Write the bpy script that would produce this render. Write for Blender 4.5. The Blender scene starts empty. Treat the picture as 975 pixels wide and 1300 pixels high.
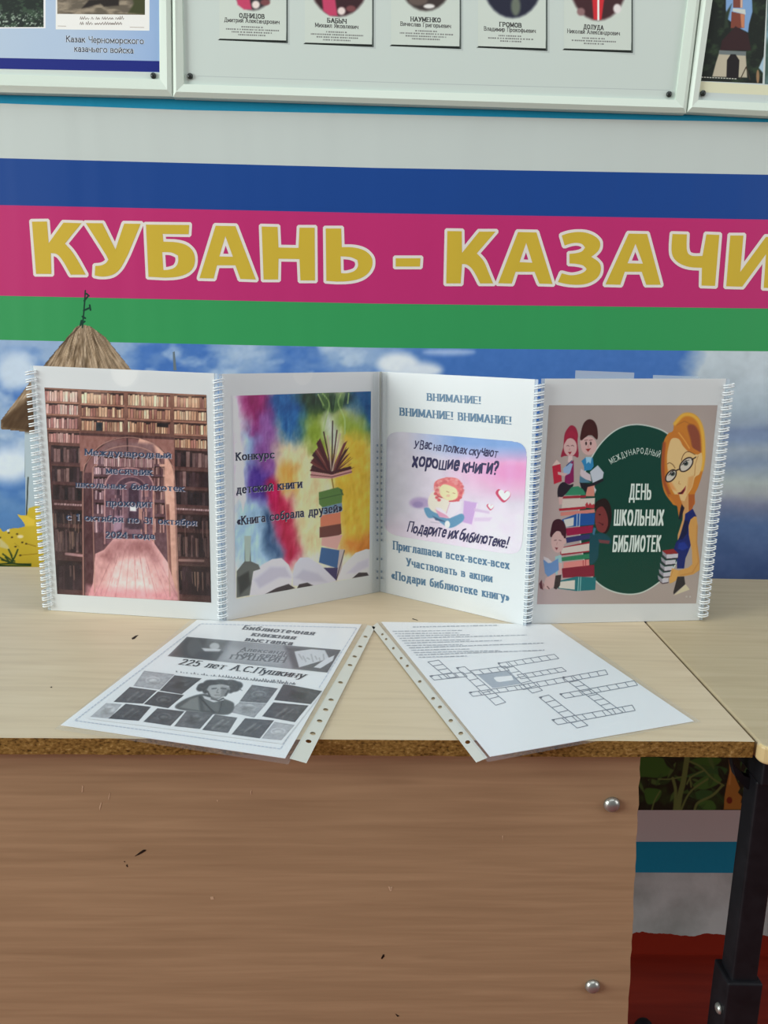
import bpy, bmesh, math, random
import numpy as np
from mathutils import Vector, Matrix
from mathutils.geometry import tessellate_polygon

# ------------------------------------------------------------------ camera
TZ = 0.75                                   # table top height
F_PX, PITCH, ROLL, CAM_Z = 1001.99, 0.2104956, 0.01773013, TZ + 0.338942
scene = bpy.context.scene
COL = scene.collection
cp, sp_ = math.cos(PITCH), math.sin(PITCH)
cr, sr = math.cos(ROLL), math.sin(ROLL)
fwd = Vector((0, cp, -sp_)); up0 = Vector((0, sp_, cp)); rt0 = Vector((1, 0, 0))
rt = rt0 * cr + up0 * sr
up = up0 * cr - rt0 * sr
cam_d = bpy.data.cameras.new('camera'); cam = bpy.data.objects.new('camera', cam_d)
COL.objects.link(cam)
m = Matrix.Identity(4)
for i in range(3):
    m[i][0], m[i][1], m[i][2] = rt[i], up[i], -fwd[i]
m[0][3], m[1][3], m[2][3] = 0, 0, CAM_Z
cam.matrix_world = m
cam_d.sensor_fit = 'VERTICAL'; cam_d.sensor_height = 36; cam_d.lens = F_PX / 1300 * 36
cam_d.clip_start = 0.02
scene.camera = cam

# ------------------------------------------------------------------ light
world = bpy.data.worlds.new('World'); scene.world = world; world.use_nodes = True
bg = world.node_tree.nodes['Background']
bg.inputs[0].default_value = (0.93, 0.97, 1.0, 1); bg.inputs[1].default_value = 0.15


def area(name, loc, target, sx, sy, power, color):
    d = bpy.data.lights.new(name, 'AREA'); d.shape = 'RECTANGLE'; d.size = sx; d.size_y = sy
    d.energy = power; d.color = color
    o = bpy.data.objects.new(name, d); COL.objects.link(o); o.location = loc
    o.rotation_euler = (Vector(target) - Vector(loc)).to_track_quat('-Z', 'Y').to_euler()
    return o


area('window_daylight', (-4.0, -0.85, 2.0), (0.1, 1.0, 0.85), 2.3, 2.3, 196, (0.93, 1.0, 0.975))
area('side_fill', (3.4, -0.4, 1.9), (0.1, 1.0, 0.85), 2.0, 2.0, 42, (1.0, 0.99, 1.0))  # added fill from the right to lift the right-facing pages, no known window
area('ceiling_fill', (0.2, 0.1, 3.1), (0.1, 0.9, 0.7), 2.6, 1.6, 27, (0.95, 1.0, 1.0))  # added overhead fill standing in for ceiling bounce, not an actual opening
scene.view_settings.view_transform = 'Standard'
scene.view_settings.look = 'None'
scene.view_settings.gamma = 1
scene.view_settings.use_curve_mapping = False
scene.view_settings.exposure = 0.0
scene.cycles.caustics_reflective = False

# ------------------------------------------------------------------ projection helpers
CAM = np.array([0, 0, CAM_Z])
RT, UP, FW = np.array(rt), np.array(up), np.array(fwd)


def rays(p):
    p = np.atleast_2d(np.asarray(p, float))
    return FW + np.outer((p[:, 0] - 487.5) / F_PX, RT) - np.outer((p[:, 1] - 650) / F_PX, UP)


def to_px(P):
    d = P - CAM
    z = d @ FW
    return np.stack([487.5 + F_PX * (d @ RT) / z, 650 - F_PX * (d @ UP) / z], -1)


class Surf:
    """a real flat surface: point O, unit normal N (towards the room)"""
    def __init__(s, O, N):
        s.O = np.asarray(O, float); s.N = np.asarray(N, float) / np.linalg.norm(N)

    def hit(s, p, h=0.0):
        r = rays(p)
        t = ((s.O - CAM) @ s.N) / (r @ s.N)
        return CAM + r * t[:, None] + s.N * h


def conv(ox, oy, sc):
    return lambda pts: np.asarray(pts, float) / sc + np.array([ox, oy])


PX = conv(0, 0, 1)


def lin(c):
    c = np.clip(np.asarray(c, float) / 255.0, 0, 1)
    return np.where(c <= 0.04045, c / 12.92, ((c + 0.055) / 1.055) ** 2.4)


def hash2(ix, iy, seed):
    n = (ix.astype(np.int64) * 374761393 + iy.astype(np.int64) * 668265263 + seed * 974711) & 0x7fffffff
    n = ((n ^ (n >> 13)) * 1274126177) & 0x7fffffff
    return ((n ^ (n >> 16)) & 0xffff) / 65535.0


def vnoise(x, y, seed=0):
    ix, iy = np.floor(x), np.floor(y)
    fx, fy = x - ix, y - iy
    fx = fx * fx * (3 - 2 * fx); fy = fy * fy * (3 - 2 * fy)
    a, b = hash2(ix, iy, seed), hash2(ix + 1, iy, seed)
    c, d = hash2(ix, iy + 1, seed), hash2(ix + 1, iy + 1, seed)
    return (a * (1 - fx) + b * fx) * (1 - fy) + (c * (1 - fx) + d * fx) * fy


def fbm(x, y, seed=0, o=4):
    v, a, t = 0, 0.5, 0
    for i in range(o):
        v = v + a * vnoise(x, y, seed + i * 17); t += a
        x, y, a = x * 2.03, y * 2.03, a * 0.5
    return v / t


def smooth(pts, n=5, closed=True):
    P = np.asarray(pts, float); out = []
    N = len(P)
    for i in range(N if closed else N - 1):
        if closed:
            a, b, c, d = P[i - 1], P[i], P[(i + 1) % N], P[(i + 2) % N]
        else:
            a, b, c, d = P[max(i - 1, 0)], P[i], P[i + 1], P[min(i + 2, N - 1)]
        for k in range(n):
            t = k / n
            out.append(0.5 * (2 * b + (c - a) * t + (2 * a - 5 * b + 4 * c - d) * t * t + (3 * b - a - 3 * c + d) * t ** 3))
    if not closed:
        out.append(P[-1])
    return np.array(out)


# ------------------------------------------------------------------ painted picture areas (fine vertex grids)
class Canvas:
    def __init__(s, surf, quad_px, nu, nv, base, cv=PX):
        q = surf.hit(quad_px)
        u = np.linspace(0, 1, nu)[None, :, None]; v = np.linspace(0, 1, nv)[:, None, None]
        P = (q[0] * (1 - u) + q[1] * u) * (1 - v) + (q[3] * (1 - u) + q[2] * u) * v
        s.P = P.reshape(-1, 3); s.nu, s.nv = nu, nv
        s.px = to_px(s.P)
        s.rgb = np.tile(np.array(base, float), (nu * nv, 1))
        s.use(cv)

    def use(s, cv):
        # inverse of conv: recover scale and offset
        o = cv([(0, 0)])[0]; sc = 1 / (cv([(1, 0)])[0][0] - o[0])
        s.X = (s.px[:, 0] - o[0]) * sc; s.Y = (s.px[:, 1] - o[1]) * sc
        s.aa = sc * np.hypot(*(s.px[1] - s.px[0])) * 0.9
        return s

    def _blend(s, idx, d, col, a, soft):
        w = np.clip(0.5 - d / (s.aa + soft), 0, 1) * a
        if soft:
            w = w * w * (3 - 2 * w)
        s.rgb[idx] += (np.asarray(col, float) - s.rgb[idx]) * w[:, None]

    def _box(s, P, pad):
        return np.nonzero((s.X > P[:, 0].min() - pad) & (s.X < P[:, 0].max() + pad) & (s.Y > P[:, 1].min() - pad) & (s.Y < P[:, 1].max() + pad))[0]

    def _seg(s, x, y, a, b):
        dx, dy = b - a
        L = dx * dx + dy * dy + 1e-12
        t = np.clip(((x - a[0]) * dx + (y - a[1]) * dy) / L, 0, 1)
        return (x - a[0] - t * dx) ** 2 + (y - a[1] - t * dy) ** 2

    def poly(s, pts, col, a=1.0, soft=0.0, sm=False):
        P = smooth(pts) if sm else np.asarray(pts, float)
        idx = s._box(P, s.aa + soft)
        if not len(idx):
            return s
        x, y = s.X[idx], s.Y[idx]
        d2 = np.full(len(idx), 1e18); ins = np.zeros(len(idx), bool)
        for i in range(len(P)):
            p, q = P[i - 1], P[i]
            d2 = np.minimum(d2, s._seg(x, y, p, q))
            if p[1] != q[1]:
                c = (p[1] > y) != (q[1] > y)
                ins ^= c & (x < (q[0] - p[0]) * (y - p[1]) / (q[1] - p[1]) + p[0])
        d = np.sqrt(d2) * np.where(ins, -1, 1)
        s._blend(idx, d, col, a, soft)
        return s

    def line(s, pts, w, col, a=1.0, soft=0.0, sm=False):
        P = smooth(pts, closed=False) if sm else np.asarray(pts, float)
        idx = s._box(P, s.aa + soft + w)
        if not len(idx):
            return s
        x, y = s.X[idx], s.Y[idx]
        d2 = np.full(len(idx), 1e18)
        for i in range(len(P) - 1):
            d2 = np.minimum(d2, s._seg(x, y, P[i], P[i + 1]))
        s._blend(idx, np.sqrt(d2) - w / 2, col, a, soft)
        return s

    def ell(s, cx, cy, rx, ry, col, rot=0, a=1.0, soft=0.0, ring=0):
        t = np.linspace(0, 2 * math.pi, 28, endpoint=False)
        c, q = math.cos(math.radians(rot)), math.sin(math.radians(rot))
        pts = np.stack([cx + rx * np.cos(t) * c - ry * np.sin(t) * q, cy + rx * np.cos(t) * q + ry * np.sin(t) * c], -1)
        if ring:
            return s.line(np.vstack([pts, pts[:1]]), ring, col, a, soft)
        return s.poly(pts, col, a, soft)

    def mix(s, w, col):
        s.rgb += (np.asarray(col, float) - s.rgb) * np.clip(w, 0, 1)[:, None]
        return s


# ------------------------------------------------------------------ pen lettering (Cyrillic skeletons)
def A(cx, cy, rx, ry, a0, a1, n=9):
    t = np.radians(np.linspace(a0, a1, n))
    return [(cx + rx * math.cos(k), cy + ry * math.sin(k)) for k in t]


def stem(x, a=0, b=1):
    return [(x, a), (x, b)]


G = {
    'А': (.72, [[(0, 0), (.36, 1)], [(.36, 1), (.72, 0)], [(.13, .32), (.59, .32)]]),
    'Б': (.58, [stem(0), [(0, 1), (.52, 1)], [(0, .56), (.32, .56)] + A(.32, .28, .26, .28, 90, -90) + [(0, 0)]]),
    'В': (.58, [stem(0), [(0, 1), (.3, 1)] + A(.3, .77, .21, .23, 90, -90) + [(0, .54)], [(0, .54), (.32, .54)] + A(.32, .27, .26, .27, 90, -90) + [(0, 0)]]),
    'Г': (.5, [stem(0), [(0, 1), (.5, 1)]]),
    'Д': (.74, [[(.1, 0), (.24, .6), (.26, 1)], [(.26, 1), (.62, 1)], stem(.62), [(0, -.2), (0, 0), (.74, 0), (.74, -.2)]]),
    'Е': (.5, [stem(0), [(0, 1), (.5, 1)], [(0, .52), (.42, .52)], [(0, 0), (.5, 0)]]),
    'Ж': (.92, [stem(.46), [(0, 1), (.44, .5)], [(.92, 1), (.48, .5)], [(0, 0), (.44, .5)], [(.92, 0), (.48, .5)]]),
    'З': (.5, [A(.24, .76, .22, .24, 150, -90) + [(.15, .52)], [(.15, .52)] + A(.24, .26, .26, .26, 90, -150)]),
    'И': (.62, [stem(0), [(0, 0), (.62, 1)], stem(.62)]),
    'Й': (.62, [stem(0), [(0, 0), (.62, 1)], stem(.62), A(.31, 1.3, .15, .14, 200, 340, 5)]),
    'К': (.58, [stem(0), [(.02, .5), (.54, 1)], [(.16, .6), (.58, 0)]]),
    'Л': (.62, [[(0, 0), (.1, .08), (.18, .6), (.2, 1)], [(.2, 1), (.62, 1)], stem(.62)]),
    'М': (.8, [stem(0), [(0, 1), (.4, .12)], [(.4, .12), (.8, 1)], stem(.8)]),
    'Н': (.64, [stem(0), stem(.64), [(0, .52), (.64, .52)]]),
    'О': (.72, [A(.36, .5, .36, .5, 0, 360, 19)]),
    'П': (.62, [stem(0), stem(.62), [(0, 1), (.62, 1)]]),
    'Р': (.54, [stem(0), [(0, 1), (.28, 1)] + A(.28, .74, .26, .26, 90, -90) + [(0, .48)]]),
    'С': (.62, [A(.36, .5, .36, .5, 45, 315, 15)]),
    'Т': (.6, [stem(.3), [(0, 1), (.6, 1)]]),
    'У': (.62, [[(0, 1), (.34, .36)], [(.62, 1), (.26, .05), (.08, 0)]]),
    'Ф': (.8, [stem(.4), A(.4, .52, .4, .34, 0, 360, 17)]),
    'Х': (.62, [[(0, 0), (.62, 1)], [(0, 1), (.62, 0)]]),
    'Ц': (.68, [stem(0), stem(.6), [(0, 0), (.68, 0), (.68, -.2)]]),
    'Ч': (.56, [[(0, 1), (0, .7)] + A(.24, .68, .24, .24, 180, 270, 6) + [(.56, .46)], stem(.56)]),
    'Ш': (.9, [stem(0), stem(.45), stem(.9), [(0, 0), (.9, 0)]]),
    'Щ': (.98, [stem(0), stem(.45), stem(.9), [(0, 0), (.98, 0), (.98, -.2)]]),
    'Ь': (.54, [stem(0), [(0, .56), (.28, .56)] + A(.28, .28, .26, .28, 90, -90) + [(0, 0)]]),
    'Ы': (.82, [stem(0), [(0, .56), (.28, .56)] + A(.28, .28, .24, .28, 90, -90) + [(0, 0)], stem(.82)]),
    'Э': (.62, [A(.26, .5, .36, .5, 135, -135, 15), [(.2, .5), (.62, .5)]]),
    'Ю': (.98, [stem(0), [(0, .5), (.3, .5)], A(.64, .5, .34, .5, 0, 360, 17)]),
    'Я': (.58, [stem(.58), [(.58, 1), (.28, 1)] + A(.28, .74, .26, .26, 90, 270) + [(.58, .48)], [(.3, .48), (0, 0)]]),
    'а': (.44, [stem(.42, 0, .48), A(.22, .48, .2, .2, 150, 0, 7), A(.2, .2, .2, .2, 0, 360, 13)]),
    'б': (.5, [A(.25, .3, .25, .3, 0, 360, 15), [(0, .3), (.02, .62), (.14, .88), (.46, 1)]]),
    'е': (.5, [[(0, .36), (.5, .36)] + A(.25, .34, .25, .34, 8, 320, 14)]),
    'р': (.5, [stem(0, -.32, .68), A(.25, .34, .25, .34, 0, 360, 15)]),
    'у': (.52, [[(0, .68), (.28, .06)], [(.52, .68), (.2, -.28), (.04, -.3)]]),
    'ф': (.66, [stem(.33, -.32, .95), A(.33, .34, .33, .34, 0, 360, 15)]),
    '0': (.52, [A(.26, .5, .26, .5, 0, 360, 17)]),
    '1': (.3, [stem(.2), [(0, .78), (.2, 1)]]),
    '2': (.5, [A(.24, .72, .23, .28, 160, -30, 9) + [(0, 0), (.5, 0)]]),
    '3': (.5, [A(.24, .76, .22, .24, 150, -90) + [(.15, .52)], [(.15, .52)] + A(.24, .26, .26, .26, 90, -150)]),
    '4': (.54, [[(.4, 0), (.4, 1), (0, .3), (.54, .3)]]),
    '5': (.5, [[(.46, 1), (.08, 1), (.04, .56)] + A(.22, .32, .26, .32, 110, -150, 12)]),
    '.': (.08, [[(.02, 0), (.06, .02)]]), ',': (.08, [[(.06, .05), (0, -.15)]]),
    '!': (.1, [[(.05, .35), (.05, 1)], [(.05, 0), (.05, .03)]]),
    '?': (.44, [A(.22, .76, .2, .24, 170, -60, 9) + [(.2, .42), (.2, .3)], [(.2, 0), (.2, .03)]]),
    '-': (.3, [[(0, .34), (.3, .34)]]),
    '«': (.4, [[(.18, .6), (0, .34), (.18, .08)], [(.4, .6), (.22, .34), (.4, .08)]]),
    '»': (.4, [[(0, .6), (.18, .34), (0, .08)], [(.22, .6), (.4, .34), (.22, .08)]]),
    ' ': (.3, []),
}
for _u in 'ВГДЖЗИЙКЛМНОПСТХЦЧШЩЬЫЭЮЯ':
    if _u.lower() not in G:
        w_, st_ = G[_u]
        G[_u.lower()] = (w_ * .8, [[(x * .8, y * .68 if y >= 0 else y) for x, y in k] for k in st_])


def hull(P):
    P = sorted(map(tuple, P)); L, U = [], []
    for seq, H in ((P, L), (P[::-1], U)):
        for p in seq:
            while len(H) > 1 and (H[-1][0] - H[-2][0]) * (p[1] - H[-2][1]) - (H[-1][1] - H[-2][1]) * (p[0] - H[-2][0]) <= 1e-12:
                H.pop()
            H.append(p)
    return L[:-1] + U[:-1]


OCT = [(math.cos(k), math.sin(k)) for k in np.radians(np.arange(22.5, 360, 45))]


def glyph_polys(txt, bx, by, serif, gap):
    """convex pieces in units of cap height; returns (pieces, width)"""
    out = []; x0 = 0
    for ch in txt:
        w, strokes = G[ch]
        for st in strokes:
            q = [(x0 + bx / 2 + x, by / 2 + y * (1 - by)) for x, y in st]
            for a, b in zip(q[:-1], q[1:]):
                pen = [(sx * bx / 2, sy * by / 2) for sx in (-1, 1) for sy in (-1, 1)]
                out.append(hull([(p[0] + o[0], p[1] + o[1]) for p in (a, b) for o in pen]))
            if serif and len(st) < 8:
                for e, o_ in ((0, 1), (-1, -2)):
                    (ex, ey), (fx, fy) = st[e], st[o_]
                    if abs(ey - fy) > .8 * abs(ex - fx) and (abs(ey) < .01 or abs(ey - 1) < .01 or abs(ey - .68) < .01):
                        cx, cy = q[e]; r = bx / 2 + serif
                        out.append([(cx - r, cy - by / 2), (cx + r, cy - by / 2), (cx + r, cy + by / 2), (cx - r, cy + by / 2)])
        x0 += w + bx + gap
    return out, x0 - gap


# ------------------------------------------------------------------ printed surfaces
class Ink:
    def __init__(s, surf, gain=1.25, h=0.0003):
        s.surf, s.gain, s.h = surf, gain, h
        s.V, s.C, s.F, s.n = [], [], [], 0

    def _add(s, P, rgb, faces):
        s.V.append(P); c = np.clip(lin(rgb) * s.gain, 0, .88)
        s.C.append(np.broadcast_to(c, (len(P), 3))); s.F += [[i + s.n for i in f] for f in faces]
        s.n += len(P)

    def poly(s, pts, col, cv=PX, step=1.5e-6, dh=0):
        P = s.surf.hit(cv(pts), s.h + dh)
        s._add(P, col, [list(range(len(P)))]); s.h += step
        return s

    def holed(s, outer, holes, col, cv=PX):
        loops = [list(outer)] + [list(h) for h in holes]
        tris = tessellate_polygon([[Vector((x, y, 0)) for x, y in l] for l in loops])
        allp = [p for l in loops for p in l]
        P = s.surf.hit(cv(allp), s.h); s._add(P, col, [list(t) for t in tris]); s.h += 2e-6

    def stroke(s, pts, w, col, cv=PX, closed=False):
        pts = [tuple(p) for p in pts]
        if closed:
            pts.append(pts[0])
        k = 0
        for a, b in zip(pts[:-1], pts[1:]):
            H = hull([(p[0] + o[0] * w / 2, p[1] + o[1] * w / 2) for p in (a, b) for o in OCT])
            s.poly(H, col, cv, step=0, dh=k * 5e-7); k += 1
        s.h += k * 5e-7 + 1e-6

    def text(s, txt, p0, p1, hv, col, cv=PX, bx=.15, by=.08, serif=.07, gap=.12):
        ps, W = glyph_polys(txt, bx, by, serif, gap)
        p0, p1, hv = map(lambda q: np.array(q, float), (p0, p1, hv))
        ux = (p1 - p0) / W
        for k, pl in enumerate(ps):
            pl = np.array(pl)
            s.poly(p0 + pl[:, :1] * ux + pl[:, 1:] * hv, col, cv, step=0, dh=(k % 13) * 8e-7)
        s.h += 1.1e-5

    def canvas(s, c):
        idx = np.arange(c.nu * c.nv).reshape(c.nv, c.nu)
        q = np.stack([idx[1:, :-1], idx[1:, 1:], idx[:-1, 1:], idx[:-1, :-1]], -1).reshape(-1, 4)
        s.V.append(c.P + s.surf.N * s.h); s.C.append(np.clip(lin(c.rgb) * s.gain, 0, .88))
        s.F += (q + s.n).tolist(); s.n += len(c.P); s.h += 4e-6

    def build(s, name, mat, parent=None):
        V = np.vstack(s.V); C = np.vstack(s.C)
        me = bpy.data.meshes.new(name)
        ln = np.array([len(f) for f in s.F]); lv = np.array([i for f in s.F for i in f], dtype=np.int32)
        me.vertices.add(len(V)); me.loops.add(len(lv)); me.polygons.add(len(ln))
        me.vertices.foreach_set('co', V.astype(np.float32).ravel())
        me.loops.foreach_set('vertex_index', lv)
        me.polygons.foreach_set('loop_start', np.concatenate([[0], np.cumsum(ln)[:-1]]).astype(np.int32))
        me.update(calc_edges=True)
        at = me.color_attributes.new('Col', 'FLOAT_COLOR', 'POINT')
        at.data.foreach_set('color', np.hstack([C, np.ones((len(C), 1))]).astype(np.float32).ravel())
        # all faces look towards the room
        N = Vector(s.surf.N)
        nr = np.zeros(len(ln) * 3); me.polygons.foreach_get('normal', nr)
        bad = np.nonzero(nr.reshape(-1, 3) @ s.surf.N < 0)[0]
        if len(bad):
            bm = bmesh.new(); bm.from_mesh(me); bm.faces.ensure_lookup_table()
            for i in bad:
                bm.faces[i].normal_flip()
            bm.to_mesh(me); bm.free()
        me.materials.append(mat)
        o = bpy.data.objects.new(name, me); COL.objects.link(o)
        if parent:
            o.parent = parent
            o.matrix_parent_inverse = parent.matrix_world.inverted()
        return o


# ------------------------------------------------------------------ materials
def mat(name, color=(.8, .8, .8), rough=.5, spec=.5, metal=0.0):
    m_ = bpy.data.materials.new(name); m_.use_nodes = True
    b = m_.node_tree.nodes['Principled BSDF']
    b.inputs['Base Color'].default_value = (*color, 1); b.inputs['Roughness'].default_value = rough
    b.inputs['Specular IOR Level'].default_value = spec; b.inputs['Metallic'].default_value = metal
    return m_


def nd(m_, t, **kw):
    n = m_.node_tree.nodes.new(t)
    for k, v in kw.items():
        if k in n.inputs.keys() if isinstance(k, str) else False:
            n.inputs[k].default_value = v
        else:
            setattr(n, k, v)
    return n


def lk(m_, a, b):
    m_.node_tree.links.new(a, b)


def ramp(m_, stops):
    r = nd(m_, 'ShaderNodeValToRGB'); e = r.color_ramp.elements
    while len(e) < len(stops):
        e.new(.5)
    for k, (p, c) in zip(e, stops):
        k.position = p; k.color = (*c, 1)
    return r


def grain(m_, scale, sc3, stops, detail=6, bump=0.0, dist=.4):
    """stretched noise in object space to a colour ramp"""
    tc = nd(m_, 'ShaderNodeTexCoord'); mp = nd(m_, 'ShaderNodeMapping'); mp.inputs['Scale'].default_value = sc3
    nz = nd(m_, 'ShaderNodeTexNoise'); nz.inputs['Scale'].default_value = scale; nz.inputs['Detail'].default_value = detail
    nz.inputs['Distortion'].default_value = dist
    lk(m_, tc.outputs['Object'], mp.inputs[0]); lk(m_, mp.outputs[0], nz.inputs['Vector'])
    r = ramp(m_, stops); lk(m_, nz.outputs['Fac'], r.inputs[0])
    b = m_.node_tree.nodes['Principled BSDF']; lk(m_, r.outputs[0], b.inputs['Base Color'])
    if bump:
        bp = nd(m_, 'ShaderNodeBump'); bp.inputs['Strength'].default_value = bump; bp.inputs['Distance'].default_value = .001
        lk(m_, nz.outputs['Fac'], bp.inputs['Height']); lk(m_, bp.outputs[0], b.inputs['Normal'])
    return r, tc


M = {}
M['ink'] = mat('printed_paper', rough=.55, spec=.25)
_a = nd(M['ink'], 'ShaderNodeAttribute', attribute_name='Col')
lk(M['ink'], _a.outputs['Color'], M['ink'].node_tree.nodes['Principled BSDF'].inputs['Base Color'])
M['vinyl'] = mat('printed_vinyl', rough=.42, spec=.3)
_a = nd(M['vinyl'], 'ShaderNodeAttribute', attribute_name='Col')
lk(M['vinyl'], _a.outputs['Color'], M['vinyl'].node_tree.nodes['Principled BSDF'].inputs['Base Color'])
_t = nd(M['vinyl'], 'ShaderNodeTexCoord'); _m = nd(M['vinyl'], 'ShaderNodeMapping'); _m.inputs['Scale'].default_value = (9, 9, .8)
_n = nd(M['vinyl'], 'ShaderNodeTexNoise'); _n.inputs['Scale'].default_value = 1.2; _n.inputs['Detail'].default_value = 2
_b = nd(M['vinyl'], 'ShaderNodeBump'); _b.inputs['Strength'].default_value = .35; _b.inputs['Distance'].default_value = .01
lk(M['vinyl'], _t.outputs['Object'], _m.inputs[0]); lk(M['vinyl'], _m.outputs[0], _n.inputs['Vector'])
lk(M['vinyl'], _n.outputs['Fac'], _b.inputs['Height']); lk(M['vinyl'], _b.outputs[0], M['vinyl'].node_tree.nodes['Principled BSDF'].inputs['Normal'])

M['paper'] = mat('white_paper', lin((236, 238, 238)), .6, .25)
grain(M['paper'], 14, (1, 1, 1), [(0, lin((226, 230, 230))), (1, lin((234, 236, 236)))], 2)
M['sheet'] = mat('bright_paper', lin((244, 244, 244)), .6, .25)
M['frame'] = mat('white_plastic_moulding', lin((212, 224, 212)), .35, .4)
M['black'] = mat('black_painted_steel', (.01, .01, .012), .5, .22)
grain(M['black'], 60, (1, 1, 1), [(.3, (.006, .006, .008)), (.8, (.012, .012, .015))], 3)
M['screw'] = mat('dark_screw', (.015, .02, .018), .35, .5)
M['bolt'] = mat('grey_bolt', (.42, .43, .40), .32, .5, .75)
M['strip'] = mat('milky_plastic_strip', lin((214, 213, 202)), .35, .4)
M['slot'] = mat('grey_slot', lin((120, 134, 148)), .6, .2)
M['coil'] = mat('white_wire', lin((236, 240, 242)), .35, .5)

M['top'] = mat('pale_beech_laminate', rough=.42, spec=.35)
grain(M['top'], 20, (.35, 5, 4), [(.1, lin((193, 172, 143))), (.5, lin((210, 191, 160))), (.9, lin((219, 201, 172)))], 8)
M['top2'] = mat('warm_beech_laminate', rough=.42, spec=.35)
grain(M['top2'], 20, (.35, 5, 4), [(.1, lin((175, 156, 123))), (.5, lin((190, 172, 138))), (.9, lin((200, 182, 150)))], 8)
M['edge'] = mat('yellow_edge_band', lin((206, 182, 132)), .35, .4)
M['chip'] = mat('raw_chipboard', rough=.85, spec=.1)
grain(M['chip'], 420, (.7, 1, 1.0), [(.28, lin((70, 48, 22))), (.44, lin((128, 94, 46))), (.60, lin((150, 114, 60))), (.80, lin((196, 160, 104)))], 5, .7, .2)
M['brown'] = mat('brown_beech_laminate', rough=.45, spec=.3)
grain(M['brown'], 30, (.22, 2, 5), [(.1, lin((152, 122, 92))), (.5, lin((170, 138, 106))), (.9, lin((188, 154, 120)))], 9, .12)
M['stain'] = mat('dark_stain', (.02, .012, .008), .6, .2)
M['scratch'] = mat('pale_scratch', lin((205, 170, 138)), .6, .2)

M['film'] = bpy.data.materials.new('clear_pocket_film'); M['film'].use_nodes = True
_nt = M['film'].node_tree; _nt.nodes.clear()
_o = _nt.nodes.new('ShaderNodeOutputMaterial'); _tr = _nt.nodes.new('ShaderNodeBsdfTransparent'); _gl = _nt.nodes.new('ShaderNodeBsdfGlossy')
_mx = _nt.nodes.new('ShaderNodeMixShader'); _fr = _nt.nodes.new('ShaderNodeLayerWeight'); _fr.inputs[0].default_value = .5
_pw = _nt.nodes.new('ShaderNodeMath'); _pw.operation = 'POWER'; _pw.inputs[1].default_value = 4.5
_ma = _nt.nodes.new('ShaderNodeMath'); _ma.operation = 'MULTIPLY_ADD'; _ma.inputs[1].default_value = .45; _ma.inputs[2].default_value = .022
_nt.links.new(_fr.outputs['Facing'], _pw.inputs[0]); _nt.links.new(_pw.outputs[0], _ma.inputs[0])
_tr.inputs[0].default_value = (.965, .972, .98, 1); _gl.inputs[0].default_value = (1, 1, 1, 1); _gl.inputs[1].default_value = .22
_nt.links.new(_ma.outputs[0], _mx.inputs[0]); _nt.links.new(_tr.outputs[0], _mx.inputs[1]); _nt.links.new(_gl.outputs[0], _mx.inputs[2])
_nt.links.new(_mx.outputs[0], _o.inputs[0])
M['haze'] = M['film'].copy(); M['haze'].name = 'bluish_pocket_film'
for n_ in M['haze'].node_tree.nodes:
    if n_.type == 'BSDF_TRANSPARENT':
        n_.inputs[0].default_value = (.90, .95, .98, 1)
_nh = M['haze'].node_tree
_out = [n for n in _nh.nodes if n.type == 'OUTPUT_MATERIAL'][0]; _src = _out.inputs[0].links[0].from_socket
_df = _nh.nodes.new('ShaderNodeBsdfDiffuse'); _df.inputs[0].default_value = (*lin((226, 234, 240)), 1)
_m2 = _nh.nodes.new('ShaderNodeMixShader'); _m2.inputs[0].default_value = .42
_nh.links.new(_src, _m2.inputs[1]); _nh.links.new(_df.outputs[0], _m2.inputs[2]); _nh.links.new(_m2.outputs[0], _out.inputs[0])


M['pocket'] = M['haze'].copy(); M['pocket'].name = 'frosted_pocket_film'
for n_ in M['pocket'].node_tree.nodes:
    if n_.type == 'MIX_SHADER' and not n_.inputs[0].is_linked:
        n_.inputs[0].default_value = .07
    if n_.type == 'BSDF_TRANSPARENT':
        n_.inputs[0].default_value = (.975, .98, .98, 1)


# ------------------------------------------------------------------ object helpers
def tag(o, label=None, cat=None, group=None, kind=None):
    for k, v in (('label', label), ('category', cat), ('group', group), ('kind', kind)):
        if v:
            o[k] = v
    return o


def empty(name, loc, label, cat, group=None):
    o = bpy.data.objects.new(name, None); COL.objects.link(o); o.location = loc; o.empty_display_size = .05
    bpy.context.view_layer.update()
    return tag(o, label, cat, group)


def link(name, bm, mats, parent=None, smooth_=False):
    bmesh.ops.recalc_face_normals(bm, faces=bm.faces[:])
    me = bpy.data.meshes.new(name); bm.to_mesh(me); bm.free()
    for m_ in (mats if isinstance(mats, list) else [mats]):
        me.materials.append(m_)
    if smooth_:
        me.polygons.foreach_set('use_smooth', [True] * len(me.polygons))
    o = bpy.data.objects.new(name, me); COL.objects.link(o)
    if parent:
        o.parent = parent; o.matrix_parent_inverse = parent.matrix_world.inverted()
    return o


def prism(bm, base, vec, mi=0):
    """closed solid: polygon base extruded by vec"""
    a = [bm.verts.new(tuple(p)) for p in base]
    b = [bm.verts.new(tuple(np.asarray(p) + np.asarray(vec))) for p in base]
    fs = [bm.faces.new(a), bm.faces.new(b[::-1])]
    n = len(a)
    for i in range(n):
        fs.append(bm.faces.new([a[i], b[i], b[(i + 1) % n], a[(i + 1) % n]]))
    for f in fs:
        f.material_index = mi
    return fs


def box(bm, x0, x1, y0, y1, z0, z1, bev=0, mi=0):
    fs = prism(bm, [(x0, y0, z0), (x1, y0, z0), (x1, y1, z0), (x0, y1, z0)], (0, 0, z1 - z0), mi)
    if bev:
        es = list({e for f in fs for e in f.edges})
        bmesh.ops.bevel(bm, geom=es, offset=bev, segments=3, affect='EDGES', profile=.5)


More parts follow.
